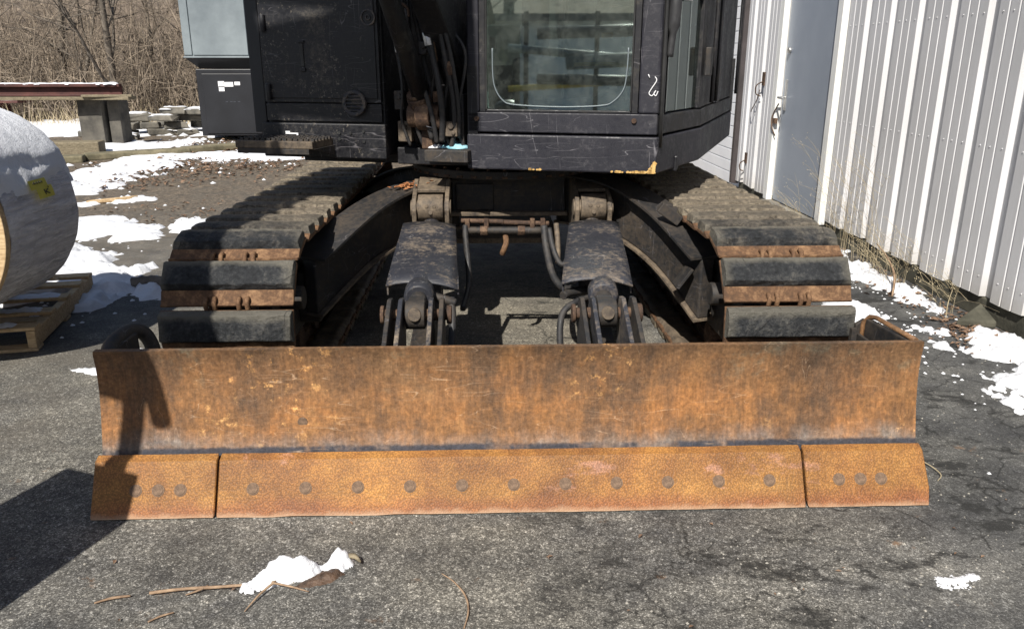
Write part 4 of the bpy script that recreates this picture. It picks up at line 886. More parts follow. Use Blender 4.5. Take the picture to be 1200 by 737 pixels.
hz = [((-.31, 0, 1.95), (-.30, -.02, 1.66), (-.265, -.03, 1.48), (-.235, -.03, 1.33), (-.20, -.04, 1.20), (-.17, -.02, 1.04)),
      ((-.36, .02, 2.0), (-.35, .02, 1.68), (-.33, .0, 1.60), (-.28, -.02, 1.63), (-.265, -.03, 1.50), (-.22, -.05, 1.36), (-.16, -.06, 1.18), (-.145, -.02, 1.02)),
      ((-.20, -.08, 2.0), (-.17, -.08, 1.66), (-.14, -.08, 1.45), (-.11, -.08, 1.30), (-.105, -.05, 1.16), (-.12, -.02, 1.03)),
      ((-.13, -.1, 2.0), (-.11, -.1, 1.70), (-.07, -.1, 1.42), (-.05, -.06, 1.26), (-.055, -.02, 1.1), (-.08, 0, 1.0)),
      ((-.40, .1, 1.8), (-.38, .08, 1.55), (-.34, .05, 1.35), (-.33, .1, 1.15), (-.30, .15, 1.0)),
      ((-.09, -.12, 1.9), (-.075, -.12, 1.62), (-.04, -.09, 1.40), (-.028, -.04, 1.2), (-.04, 0, 1.05))]
for q_, (du, dv, dz) in enumerate(((.035, .05, .02), (-.03, .06, -.03), (.05, .10, 0), (-.055, .12, .03))): hz.append(tuple((u+du, v+dv, z+dz) for u, v, z in hz[q_]))
for k, p in enumerate(hz):
    P_ = [H(*q) for q in p]; hose(P_, (.013, .012, .015, .012, .015, .010, .012, .010, .012, .014)[k], 'hose', 'boom_hose', BM)
c = MB(); c.tube([H(-.278, -.03, 1.55), H(-.262, -.032, 1.46)], .019, 6); c.tube([H(-.262, -.032, 1.46), H(-.252, -.034, 1.42)], .024, 6); c.tube([H(-.205, -.085, 1.68), H(-.19, -.085, 1.62)], .016, 6); c.tube([H(-.162, -.085, 1.53), H(-.15, -.085, 1.47)], .020, 6); c.build('hose_fitting', 'metal', BM, bevel=.002)
for (a, b) in ((H(-.33, -.01, 1.52), H(-.325, -.02, 1.44)), (H(-.10, -.10, 1.60), H(-.092, -.10, 1.54)), (H(-.215, -.06, 1.33), H(-.20, -.06, 1.27)), (H(-.06, -.09, 1.40), H(-.055, -.08, 1.34)), (H(-.275, .0, 1.30), H(-.265, .0, 1.25))):
    c = MB(); c.tube([a, a.lerp(b, .5), b], [.016, .021, .017], 6); c.build('hose_coupler', 'metal' if a.z > 1.5 else 'rustpin', BM, bevel=.002)
c = MB()
for k in range(46):
    t = k/46; a = k*1.15; p = H(-.235, -.03, 1.33).lerp(H(-.17, -.04, 1.08), t); c.v.append(p+Vector((math.cos(a)*.02, math.sin(a)*.02, 0)))
pts_ = c.v; c = MB(); c.tube(pts_, .0035, 4); c.build('hose_spring_guard', 'guard', BM)
for (u, v, z, sx, sz, mt) in ((-.345, .03, 1.22, .05, .09, 'frame'), (-.30, .06, 1.42, .07, .05, 'rustpin'), (-.13, -.02, 1.24, .05, .05, 'rustpin'), (-.07, -.01, 1.09, .06, .07, 'castmud'), (-.33, .05, 1.07, .07, .10, 'castmud'), (-.20, .0, 1.46, .05, .06, 'frame')):
    c = MB(); c.box(H(u, v, z), (sx, .04, sz), RZ); c.cyl(H(u, v-.03, z+sz*.2), H(u, v+.01, z+sz*.2), .016, 6); c.cyl(H(u+sx*.2, v-.03, z-sz*.25), H(u+sx*.2, v, z-sz*.25), .011, 6); c.build('valve_block', mt, BM, bevel=.004)
for k in range(5):
    a_ = -.36+.07*k; P_ = [H(a_, .02, 1.9-.05*k), H(a_+.02, -.01, 1.55), H(a_+.05+.01*k, -.03, 1.30+.03*k), H(a_+.03, .0, 1.13), H(a_+.06, .03, 1.0)]; hose(P_, .008+.002*(k % 2), 'hose', 'boom_hose', BM)
c = MB(); c.tube([H(-.165, -.07, 1.66), H(-.12, -.07, 1.40)], .008, 6)
c.tube(spline([H(-.33, -.02, 1.60), H(-.31, -.03, 1.655), H(-.27, -.03, 1.64), H(-.262, -.03, 1.60)], 5), .007, 6); c.build('steel_pipe', 'rustpin', BM)
# stick, linkage and bucket (they stand outside the left edge of the picture and throw their shadow in)
AE = Vector((-1.73, 1.14, 1.80)); AU = Vector((.93, -.37, 0)).normalized()
AR = beam('stick', [TIP+Vector((-.08, .07, .4)), TIP, TIP.lerp(AE, .5), AE], .20, [.22, .34, .26, .16], u=AU)
c = MB(); c.tube([H(-.2, -2.3, 3.95), TIP+Vector((.0, .0, .42))], .06, 14); c.build('stick_cylinder', 'black', AR)
c = MB(); c.tube([TIP.lerp(AE, .2)+AU*.17, AE+AU*.17+Vector((0, 0, -.10))], .033, 14); c.tube([AE+AU*.09+Vector((0, 0, .05)), AE+AU*.085+Vector((0, .03, -.35)), AE+AU*.05+Vector((0, .03, -.66))], .036, 8); c.build('bucket_linkage', 'frame', AR)
BK = Vector((-1.80, 1.20, .22)); c = MB(); bw = .47
arc_ = [(.10, 1.10), (-.12, 1.08), (-.28, .95), (-.36, .75), (-.36, .45), (-.25, .18), (-.02, .05), (.20, .08), (.30, .20)]
SV = Vector((.37, .93, 0)).normalized()
def bp(a, z, s_): return BK+SV*a+AU*s_+Vector((0, 0, z))
vs = []; [vs.extend([bp(a, z, -bw/2), bp(a, z, bw/2)]) for a, z in arc_]
c.add(vs, [(2*i, 2*i+1, 2*i+3, 2*i+2) for i in range(len(arc_)-1)])
for s_ in (-bw/2, bw/2-.015): c.prism([bp(a, z, s_) for a, z in arc_]+[bp(.16, .62, s_)], tuple(AU*.015))
for s_ in (-.10, .10): c.prism([bp(-.25, .9, s_), bp(-.05, 1.15, s_), bp(.08, 1.12, s_), bp(.06, .8, s_)], tuple(AU*.02))
b = c.build('bucket', 'frame', AR); q = b.modifiers.new('thick', 'SOLIDIFY'); q.thickness = .012
for k in range(4):
    s_ = -bw/2+.03+k*(bw-.10)/3; c = MB(); c.prism([bp(.29, .18, s_), bp(.38, .25, s_+.015), bp(.29, .24, s_)], tuple(AU*.05)); c.build('bucket_tooth', 'rust', b)

# ---- rag and gloves lying on the deck
def rag(c0, r, seed, mat, name, label, cat):
    rr = random.Random(seed); m = MB(); vs = []; n1, n2 = 16, 8
    for j in range(n2+1):
        for i in range(n1):
            a = i/n1*6.283; t = j/n2; q = r*math.sin(t*1.57)*(1+.35*fbm(math.cos(a)*1.7+seed, math.sin(a)*1.7, t*2)); z = r*.55*math.cos(t*1.57)*(1+.6*fbm(math.cos(a)*3, math.sin(a)*3+seed, t*3))
            vs.append(Vector(c0)+Vector((q*math.cos(a)*1.3, q*math.sin(a)*.7, max(z, .002))))
    m.add(vs, [(j*n1+i, j*n1+(i+1) % n1, (j+1)*n1+(i+1) % n1, (j+1)*n1+i) for j in range(n2) for i in range(n1)], True)
    tag(m.build(name, mat, origin=c0), label, cat)
rag(H(-.055, .02, .993), .045, 2, 'glove', 'rag', 'crumpled pale blue rag on the black deck left of the cab', 'rag')
rag(H(-.115, .03, .993), .026, 5, 'glove', 'rag', 'small darker fold of blue rag between the white rag and the pale blue one', 'rag')
rag(H(-.165, .03, .993), .032, 9, 'white', 'rag', 'crumpled white rag on the black deck, left of the blue rags', 'rag')
#===PART4===
# ---------------------------------------------------------------- wrapped reel on its pallet
RC = Vector((-2.62, 0, .692)); RR_ = .49; Y0, Y1 = 3.56, 4.24
RE = empty('wrapped_reel', (RC.x, 3.9, .19), 'big reel wrapped in grey stretch film, lying on a pallet at the left edge', 'reel')
m = MB(); n1, n2 = 96, 40; vs = []
for j in range(n2+1):
    t = j/n2; y = Y0+(Y1-Y0)*t
    for i in range(n1):
        a = i/n1*6.2832; r = RR_*(1-.02*math.sin(math.pi*t))+.006*fbm(a*2.5, y*9)+.004*abs(fbm(a*14+y*9, y*3))
        r -= .03*max(0, t-.93)/.07
        if math.cos(a) > .55 and math.sin(a) < -.2: r += .0
        vs.append((RC.x+r*math.cos(a), y, RC.z+r*math.sin(a)))
m.add(vs, [(j*n1+i, j*n1+(i+1) % n1, (j+1)*n1+(i+1) % n1, (j+1)*n1+i) for j in range(n2) for i in range(n1)], True)
m.add([(RC.x+(RR_-.03)*math.cos(i/48*6.283), Y1+.002, RC.z+(RR_-.03)*math.sin(i/48*6.283)) for i in range(48)], [tuple(range(48))])
m.build('film_wrap', 'wrap', RE)
m = MB(); m.cyl((RC.x, Y0-.045, RC.z), (RC.x, Y0-.005, RC.z), RR_+.006, 72); fl = m.build('wooden_flange', 'wood', RE, bevel=.004)
m = MB(); m.cyl((RC.x, Y0-.055, RC.z), (RC.x, Y0-.045, RC.z), .06, 24); m.build('hub_plate', 'rustpin', fl)
m = MB(); vs = []                                            # snow cap
A0, A1 = R(14), R(160); n1, n2 = 60, 36
for j in range(n2+1):
    y = Y0-.03+(Y1-Y0+.02)*j/n2
    for i in range(n1+1):
        a = A0+(A1-A0)*i/n1; e_ = min(i, n1-i)/n1*3.4; ey = min(j, n2-j)/n2*8
        d = min(e_, ey+.5)+.5*fbm(a*2.2, y*2.2)+.18*fbm(a*9, y*9)-.05
        h_ = .022*max(-.5, min(1, d*2.2)) + .0025*fbm(a*14, y*14); r = RR_+h_
        vs.append((RC.x+r*math.cos(a), y, RC.z+r*math.sin(a)))
m.add(vs, [(j*(n1+1)+i, j*(n1+1)+i+1, (j+1)*(n1+1)+i+1, (j+1)*(n1+1)+i) for j in range(n2) for i in range(n1)], True)
tag(m.build('snow_heap', 'snow', origin=(RC.x, 3.9, RC.z+RR_)), 'rounded cap of snow lying on top of the wrapped reel', 'snow')
# yellow label, two overlapping pieces, with handwriting
def onreel(a, y, r=.014): return Vector((RC.x+(RR_+r)*math.cos(a), y, RC.z+(RR_+r)*math.sin(a)))
m = MB()
def patch(a0, a1, y0, y1, sk=0):
    k = 6; vs = []
    for i in range(k+1):
        a = a0+(a1-a0)*i/k
        for y in (y0, y1): vs.append(onreel(a, y+sk*i/k))
    return m.add(vs, [(2*i, 2*i+1, 2*i+3, 2*i+2) for i in range(k)], True)
patch(.262, .350, 3.80, 3.95); patch(.165, .275, 3.84, 3.98, -.0)
LB = m.build('yellow_label', 'yellow', RE)
m = MB()
def stroke(pts, r=.0024): m.tube([onreel(a, y, .0155) for y, a in pts], r, 4)
for dy in (0, .022, .044, .066): stroke([(3.83+dy, .312), (3.842+dy, .330)]); stroke([(3.842+dy, .330), (3.846+dy, .306)])
stroke([(3.90, .245), (3.905, .195)], .0032); stroke([(3.935, .242), (3.907, .220)], .0032); stroke([(3.907, .220), (3.94, .198)], .0032); stroke([(3.94, .262), (3.948, .256)])
m.build('label_writing', 'ink', LB)
# ---- pallet
PO = Vector((-2.28, 3.86, 0)); PV = Vector((-.20, .98, 0)); PU = Vector((-.98, -.20, 0))
PR3 = Matrix(((PU.x, PV.x, 0), (PU.y, PV.y, 0), (0, 0, 1)))
PL = empty('wooden_pallet', PO+PU*.6+PV*.55, 'light wooden pallet with snow on its boards under the wrapped reel', 'pallet')
def pb(name, u0, u1, v0, v1, z0, z1, par=PL, mat='wood'):
    m = MB(); m.box(PO+PU*(u0+u1)/2+PV*(v0+v1)/2+Vector((0, 0, (z0+z1)/2)), (u1-u0, v1-v0, z1-z0), PR3); return m.build(name, mat, par, bevel=.004)
for u in (0, .55, 1.12): pb('stringer', u, u+.042, 0, 1.12, .018, .108)
for v in (0, .27, .55, .83, 1.03): pb('deck_board', -.003, 1.20, v, v+.095, .1095, .128)
for v in (0, .5, 1.02): pb('bottom_board', -.002, 1.2, v, v+.09, .0, .0165)
for k, (p, q) in enumerate((((.10, .02), (.62, .09)), ((.06, .29), (.42, .36)), ((.04, .57), (.3, .64)))):
    c4 = [PO+PU*a+PV*b for a, b in ((p[0], p[1]), (q[0], p[1]), (q[0], q[1]), (p[0], q[1]))]
    S([(c.x, c.y) for c in c4], ('strip of snow on the nearest pallet board', 'strip of snow on the second pallet board', 'small strip of snow on the third pallet board')[k], .012, .018, .02, 12, zb=.129, seed=k)
RY = R(9)
for nm, u0, u1, v0, v1, lab in (('cradle_timber', .30, .40, -.05, 1.1, 'long timber cradling the right underside of the reel'), ('cradle_timber', .62, .72, -.02, 1.1, 'second cradle timber deeper under the reel')):
    m = MB(); m.box(PO+PU*(u0+u1)/2+PV*(v0+v1)/2+Vector((0, 0, .178)), (u1-u0, v1-v0, .095), PR3); o = m.build(nm, 'oldwood', origin=PO+PU*(u0+u1)/2+PV*(v0+v1)/2+Vector((0, 0, .129)), bevel=.005); tag(o, lab, 'timber')
m = MB(); m.prism([PO+PU*.27+PV*.95+Vector((0, 0, .13)), PO+PU*.15+PV*.95+Vector((0, 0, .13)), PO+PU*.27+PV*.95+Vector((0, 0, .24))], tuple(PV*.07)); tag(m.build('wedge_block', 'wood', origin=PO+PU*.2+PV*.98+Vector((0, 0, .13)), bevel=.003), 'small wooden wedge chocking the reel at the far end of the pallet', 'wedge')
# ---- wood bits
def log(pts, rs, mat, name, label, cat, n=10, jit=.12):
    m = MB(); P = spline(pts, 5); k = len(P); rr = []
    for i in range(k): t = i/(k-1)*(len(rs)-1); a = int(min(t, len(rs)-2)); rr.append(rs[a]*(1-(t-a))+rs[a+1]*(t-a))
    m.tube(P, rr, n)
    for i, v in enumerate(m.v):
        c = P[min(i//n, k-1)]; m.v[i] = c+(v-c)*(1+jit*noise.noise(v*40))
    return tag(m.build(name, mat, origin=P[0]), label, cat)
log([(-2.30, 5.05, .03), (-2.18, 5.06, .035), (-2.04, 5.07, .03)], [.038, .042, .034], 'bark', 'log_piece', 'short barked log lying in the snow left of the track', 'log', 14, .25)
m = MB(); m.prism([(-4.10, 8.24, .01), (-3.80, 8.50, .01), (-3.70, 8.56, .01), (-3.74, 8.47, .01), (-3.85, 8.36, .01)], (0, 0, .035)); tag(m.build('splintered_plank', 'wood', origin=(-3.9, 8.4, 0), bevel=.006), 'pale splintered plank lying on the asphalt beyond the reel', 'plank')
log([(-.935, 1.878, .010), (-.85, 1.89, .012), (-.76, 1.897, .011), (-.68, 1.903, .012), (-.60, 1.915, .012)], [.0050, .0046, .0044, .004, .004], 'twigm', 'stick', 'straight brown stick running into the foreground snow lump', 'stick')
log([(-.835, 1.872, .006), (-.80, 1.885, .012), (-.785, 1.905, .010)], [.002, .003, .003], 'twigm', 'twig', 'short side twig crossing the straight brown stick', 'twig', 6)
log([(-1.07, 1.845, .006), (-1.03, 1.862, .008), (-.985, 1.873, .006)], [.0025, .004, .003], 'twigm', 'twig', 'loose twig left of the straight brown stick', 'twig', 6)
log([(-.895, 1.765, .005), (-.87, 1.785, .006), (-.84, 1.80, .006)], [.0025, .003, .002], 'twigm', 'twig', 'small twig at the bottom edge left of the snow lump', 'twig', 6)
log([(-.655, 1.80, .004), (-.63, 1.86, .012), (-.60, 1.905, .018)], [.0015, .003, .004], 'twigm', 'twig', 'forked twig poking down from the snow lump', 'twig', 6)
log([(-.60, 1.895, .022), (-.55, 1.885, .016), (-.50, 1.875, .006)], [.003, .003, .0015], 'twigm', 'twig', 'thin twig sticking out under the right of the snow lump', 'twig', 6)
log([(-.138, 1.948, .004), (-.10, 1.90, .009), (-.068, 1.843, .007), (-.058, 1.78, .006), (-.068, 1.715, .004)], [.0012, .0022, .003, .0028, .002], 'twigm', 'twig', 'lone curved twig at the bottom centre of the asphalt', 'twig', 6)
log([(1.50, 2.60, .004), (1.58, 2.56, .009), (1.60, 2.46, .010), (1.57, 2.42, .004)], [.0015, .002, .002, .001], 'straw', 'twig', 'fine bent straw on the asphalt right of the blade', 'twig', 5)
# snow lump on a wet brown leaf clump
S([(-.68, 1.895), (-.655, 1.93), (-.60, 1.975), (-.52, 1.985), (-.45, 2.02), (-.415, 2.035), (-.405, 2.0), (-.43, 1.975), (-.46, 1.985), (-.50, 1.96), (-.56, 1.925), (-.62, 1.90)], 'melting snow lump on the asphalt in front of the blade', .005, .055, .022, 13, 1.7, name='snow_lump', zb=.004, bias=.006, rg=.12, hs=1.6)
S([(-.575, 1.885), (-.57, 1.91), (-.50, 1.96), (-.44, 1.985), (-.42, 1.96), (-.45, 1.92), (-.52, 1.885)], 'wet brown leaf clump under the foreground snow lump', .007, .016, .02, 14, .6, rg=.2, name='leaf_clump', cat='leaves', mat='wetleaf')
log([(-.42, 2.015, .02), (-.395, 2.01, .024), (-.375, 1.998, .012)], [.006, .010, .003], 'oldwood', 'leaf_curl', 'grey curled dead leaf at the right end of the snow lump', 'leaf', 6, .5)
# ---- dry weeds along the wall
def weed(x, y, n_, hh, label, seed, lean=.25):
    rr = random.Random(seed); m = MB()
    for _ in range(n_):
        a = rr.random()*6.28; L = hh*(.35+.75*rr.random()); b = lean*(.4+rr.random())
        p0 = Vector((x+rr.gauss(0, .05), y+rr.gauss(0, .12), 0)); dx = -abs(math.cos(a))*.6*b if rr.random() < .75 else .05; dy = math.sin(a)*b
        P = [p0+Vector((dx*L*t*t*1.5, dy*L*t*t*1.8, L*(t-.25*t*t*b*2))) for t in (0, .25, .5, .75, 1)]
        for p in P: p.x = min(p.x, 2.785)
        m.tube(P, [.0013, .0011, .0009, .0007, .0004], 4, False)
        for q in range(rr.randint(1, 4)):
            t = .35+.6*rr.random(); i = int(t*4); s_ = P[i].lerp(P[min(i+1, 4)], t*4-i); e_ = s_+Vector((-.06-.06*rr.random(), rr.gauss(0, .08), .05+.08*rr.random())); e_.x = min(e_.x, 2.78); m.tube([s_, (s_+e_)/2+Vector((0, 0, .01)), e_], [.0012, .001, .0006], 3, False)
            for r_ in range(3): l_ = e_+Vector((rr.gauss(0, .012), rr.gauss(0, .012), rr.gauss(0, .012))); l_.x = min(l_.x, 2.78); m.add([l_, l_+Vector((.004, 0, .003)), l_+Vector((0, .005, .006))], [(0, 1, 2)])
    return tag(m.build('dry_weed', 'straw', origin=(x, y, 0)), label, 'weed')
weed(2.70, 5.95, 14, .95, 'tall straw-coloured dry weed clump by the wall, nearest the grey door', 1)
weed(2.70, 5.45, 18, .95, 'tallest and densest dry weed clump against the ribbed wall', 2)
weed(2.68, 4.98, 24, .40, 'lower tangled dry weed clump nearer the camera by the wall', 3, .6)
weed(2.66, 6.6, 12, .7, 'thin arching dry grass in front of the grey door', 4, .8)
weed(2.70, 4.45, 8, .25, 'sparse stub of dry grass at the foundation, beside the leaf litter', 6, .7)
log([(2.52, 4.66, .01), (2.60, 4.82, .10), (2.66, 5.05, .16), (2.70, 5.3, .20)], [.006, .008, .006, .003], 'twigm', 'branch', 'curved bare branch leaning at the foot of the ribbed wall', 'branch', 6)
log([(2.60, 4.2, .01), (2.61, 4.22, .10), (2.63, 4.23, .18)], [.003, .003, .001], 'straw', 'twig', 'upright dry stalk at the foot of the wall near the largest snow patch', 'twig', 5)
m = MB(); m.prism([(2.60, 4.10, 0), (2.80, 4.05, 0), (2.80, 4.22, 0)], (0, 0, .10)); 
for p in (3, 4): m.v[p].z = .04
tag(m.build('concrete_chunk', 'found', origin=(2.72, 4.1, 0), bevel=.01), 'broken wedge of pale concrete leaning on the foundation', 'rubble')

# ---------------------------------------------------------------- cabinets behind the excavator on the left
m = MB(); m.box((-4.66, 15.75, .68), (1.15, 1.1, 1.18)); CBX = empty('black_cabinet', (-4.66, 15.75, .04), 'black metal cabinet with white paper labels, standing on pale boards', 'cabinet')
m.build('body', 'darkbox', CBX, bevel=.01)
m = MB(); m.box((-4.63, 15.19, .66), (1.00, .02, 1.06)); dr_ = m.build('door', 'darkbox', CBX, bevel=.006)
for x, z, a, b in ((-4.79, 1.01, .11, .10), (-4.66, 1.005, .17, .08), (-4.50, 1.02, .10, .06), (-4.79, .93, .10, .09)):
    m = MB(); m.box((x, 15.175, z), (a, .006, b)); m.build('paper_label', 'white', dr_)
m = MB()
for x in (-4.72, -4.64, -4.58, -4.50): m.box((x, 15.176, .70), (.04, .004, .015))
m.build('small_marking', 'greyside', dr_)
for x in (-5.0, -4.3):
    m = MB(); m.box((x, 15.4, .02), (.42, .12, .036), Matrix.Rotation(R(40 if x < -4.5 else 35), 3, 'Z')); tag(m.build('support_board', 'oldwood', origin=(x, 15.4, 0), bevel=.004), 'weathered board under the left side of the black cabinet' if x < -4.5 else 'weathered board under the right side of the black cabinet', 'board')
GB = empty('grey_enclosure', (-4.7, 15.9, 1.27), 'large pale grey enclosure with dark sloping underside above the black cabinet', 'enclosure')
m = MB(); m.box((-4.72, 15.95, 2.5), (1.38, 1.4, 2.1)); m.build('body', 'greyside', GB, bevel=.01)
m = MB(); m.box((-4.75, 15.235, 2.5), (1.30, .02, 2.06)); gp_ = m.build('front_panel', 'greybox', GB, bevel=.008)
for x, ww in ((-5.33, .14), (-4.75, .98), (-4.17, .14)):
    m = MB(); m.box((x, 15.212, 2.51), (ww, .022, 2.0)); m.build('door_panel', 'greybox', gp_, bevel=.006)
m = MB(); m.box((-4.75, 15.2, 1.478), (1.32, .05, .03)); m.build('bottom_trim', 'greybox', gp_, bevel=.004)
m = MB(); m.prism([(-5.40, 15.25, 1.448), (-4.02, 15.25, 1.448), (-4.02, 16.6, 1.448), (-5.40, 16.6, 1.448)], (0, 0, -.17)); 
for k, p in enumerate(m.v):
    if p.z < 1.3: p.x = -5.2 if p.x < -4.7 else -4.05; p.y = 15.35 if p.y < 16 else 16.5
m.build('sloping_underside', 'darkbox', GB, bevel=.005)
m = MB(); m.box((-3.98, 15.8, .66), (.10, .9, 1.28)); m.box((-3.86, 15.9, .7), (.06, .7, 1.3)); m.build('support_leg', 'darkbox', GB, bevel=.01)

# ---------------------------------------------------------------- bench of beams on concrete posts
BN = empty('beam_bench', (-7.3, 14.2, 0), 'snow-dusted dark red beam lying across a concrete post, far left', 'bench')
m = MB(); m.box((-8.35, 14.1, 1.02), (4.4, .12, .05), Matrix.Rotation(R(1), 3, 'Z')); m.box((-8.35, 14.15, .93), (4.4, .05, .17), Matrix.Rotation(R(1), 3, 'Z')); m.box((-8.35, 14.1, .86), (4.4, .16, .03), Matrix.Rotation(R(1), 3, 'Z')); m.build('red_beam', 'beam', BN, bevel=.006)
m = MB(); m.box((-7.2, 14.15, .81), (2.4, .34, .055), Matrix.Rotation(R(2), 3, 'Z')); m.build('top_plank', 'oldwood', BN, bevel=.008)
m = MB(); m.box((-6.35, 14.05, .852), (.8, .12, .04), Matrix.Rotation(R(7), 3, 'Z')); m.build('top_plank', 'oldwood', BN, bevel=.008)
m = MB(); m.box((-6.78, 14.4, .39), (.40, .30, .78)); m.build('concrete_post', 'darkconc', BN, bevel=.012)
m = MB(); m.box((-6.42, 14.55, .39), (.20, .4, .78)); m.build('concrete_post', 'darkconc', BN, bevel=.012)
S([(-10.5, 14.05), (-10.5, 14.15), (-6.2, 14.18), (-6.2, 14.08)], 'thin line of snow along the top of the red beam', .03, .03, .03, 6, zb=1.047)
m = MB(); m.box((-6.55, 12.9, .10), (1.0, .34, .22), Matrix.Rotation(R(8), 3, 'Z')); tag(m.build('timber_block', 'oldwood', origin=(-6.55, 12.9, 0), bevel=.02), 'squat weathered timber block in front of the concrete post', 'timber')
for k, (x, y, L_, a) in enumerate(((-6.7, 11.75, 1.7, 16), (-5.35, 12.6, 1.5, 33), (-4.3, 13.6, 1.5, 42))):
    m = MB(); m.box((x, y, .045), (L_, .26, .11), Matrix.Rotation(R(a), 3, 'Z')); tag(m.build('kerb_timber', 'curb', origin=(x, y, 0), bevel=.025), ('nearest of the lichened kerb timbers, behind the reel', 'middle lichened kerb timber between two snow patches', 'farthest lichened kerb timber, by the black cabinet')[k], 'kerb')
B2 = empty('far_bench', (-12, 19.5, 0), 'low snow-covered dark bench far behind the reel', 'bench')
m = MB(); m.box((-12.2, 19.5, .52), (3.0, .7, .06)); m.build('seat', 'beam', B2, bevel=.01)
for x in (-13, -11.3): m = MB(); m.box((x, 19.5, .24), (.2, .5, .48)); m.build('leg', 'beam', B2)
S([(-13.7, 19.2), (-10.75, 19.2), (-10.75, 19.8), (-13.7, 19.8)], 'thick snow on the low far bench', .05, .08, .06, 4, zb=.55)
# ---- loose pavers stacked in rough courses
rr = random.Random(11)
def paver(x, y, z, sx, sy, sz, a, snowy, label, grp):
    m = MB(); n_ = 3; vs = []
    m.box((x, y, z+sz/2), (sx, sy, sz), Matrix.Rotation(a, 3, 'Z'))
    for i, v in enumerate(m.v): m.v[i] = v+Vector((rr.gauss(0, .02), rr.gauss(0, .02), rr.gauss(0, .010)))
    o = m.build('paver', 'stone', origin=(x, y, z), bevel=.022); tag(o, label, 'paver', grp)
    if snowy:
        q = [(x-sx*.42, y-sy*.4), (x+sx*.42, y-sy*.4), (x+sx*.42, y+sy*.4), (x-sx*.42, y+sy*.4)]
        S(q, ('snow on the '+label) if grp == 'paver stones in the heap' else 'thin snow on one of the loose stones by the heap', .05, .035, .05, 5, zb=z+sz-.008, seed=x, group='snow on the paver stack')
for row in range(4):
    for k in range(7-row):
        if row == 3 and k in (0, 3): continue
        x = -7.55+row*.30+k*.50+rr.gauss(0, .09); y = 16.2+k*.13+row*.10+rr.gauss(0, .12)
        paver(x, y, row*.137+.0, .34+rr.random()*.22, .30+rr.random()*.12, .115, R(rr.gauss(12, 16)), row == 3 or rr.random() < .35, '%s paver from the left in the %s course of the stone heap' % (('first', 'second', 'third', 'fourth', 'fifth', 'sixth', 'seventh')[k], ('bottom', 'second', 'third', 'top')[row]), 'paver stones in the heap')
for k in range(6):
    x = -7.9+k*.3; y = 17.2+k*.1; paver(x, y, .0+.13*(k % 3), .45, .4, .12, R(rr.gauss(0, 10)), k % 2 == 0, '%s paver from the left behind the main stone heap' % ('first', 'second', 'third', 'fourth', 'fifth', 'sixth')[k], 'paver stones in the heap')
for k in range(9):
    x = -5.0+rr.random()*1.1-.6; y = 17.3+rr.random()*1.3; paver(x, y, 0, .3, .3, .12, rr.random()*3, k % 2 == 0, 'small loose stone behind the black cabinet and heap', 'loose stones beyond the heap')
for k, (x, y) in enumerate(((-7.1, 15.4), (-6.75, 15.5))): paver(x, y, 0, .42, .3, .11, R(20*k), True, ('flat paver lying apart in front of the heap, on the left', 'flat paver lying apart in front of the heap, on the right')[k], None)

# ---------------------------------------------------------------- leafless trees and brush
def limb(m, p, d, L, r, depth, rr, tw, sides=4):
    n_ = 4; pts = [p]; rs = [r]
    for k in range(n_):
        d = (d+Vector((rr.gauss(0, tw), rr.gauss(0, tw), rr.gauss(0, tw*.6)+.03))).normalized(); p = p+d*L/n_; pts.append(p); rs.append(r*(1-.62*(k+1)/n_))
    m.tube(pts, rs, sides, False)
    if depth > 0:
        for k in range(rr.randint(3, 5)):
            i = rr.randint(1, n_); q = pts[i]; dd = (d+Vector((rr.gauss(0, .75), rr.gauss(0, .75), rr.gauss(.1, .45)))).normalized()
            limb(m, q, dd, L*rr.uniform(.45, .75), rs[i]*.62, depth-1, rr, tw*1.25, 3 if depth < 3 else sides)
def tree(x, y, z, hh, r, label, seed, group, lean=(0, 0), depth=3, low=.18):
    rr = random.Random(seed); T = empty('bare_tree', (x, y, z), label, 'tree', group); tr = MB(); P = [Vector((x, y, z-.2))]; rs = [r*1.25]; d = Vector((lean[0], lean[1], 1)).normalized()
    for k in range(7): d = (d+Vector((rr.gauss(0, .07), rr.gauss(0, .07), 0))).normalized(); P.append(P[-1]+d*hh/7); rs.append(r*(1-.8*(k+1)/7))
    tr.tube(P, rs, 8, False); tr.build('trunk', 'bark', T); cr = MB()
    for k in range(12):
        t = low+(1-low)*k/11; i = min(int(t*7), 6); q = P[i].lerp(P[i+1], t*7-i); a = rr.random()*6.28
        limb(cr, q, Vector((math.cos(a), math.sin(a), .55+.5*rr.random())).normalized(), hh*.30*(1.1-.5*t), max(.01, rs[i]*.5), depth-1, rr, .13)
    cr.build('crown', 'bark', T); return T
tg = 'leafless trees in the thicket'
tl = 'leafless grey brown tree in the thicket behind the pavers and beam'
rr = random.Random(21)
spots = [(-15.5, 20, .06), (-13.6, 23, .09), (-12.3, 19.8, .05), (-11.2, 22, .10), (-10.2, 20.6, .05), (-9.3, 23.5, .07), (-8.6, 20.0, .09), (-7.7, 21.8, .05), (-6.9, 23.6, .06), (-6.1, 20.9, .05), (-5.3, 22.6, .07), (-4.2, 21.4, .05), (-2.6, 23, .07), (-.6, 22, .06), (1.6, 24, .09), (-17.5, 23, .1), (-20, 21, .08), (3.2, 21, .06), (-14.6, 25.8, .08), (-8.0, 25.5, .08)]
vis = sorted([s for s in spots if -.66 < s[0]/s[1] < -.36], key=lambda s: s[0]/s[1]); ORD = ('first', 'second', 'third', 'fourth', 'fifth', 'sixth', 'seventh', 'eighth', 'ninth', 'tenth', 'eleventh', 'twelfth')
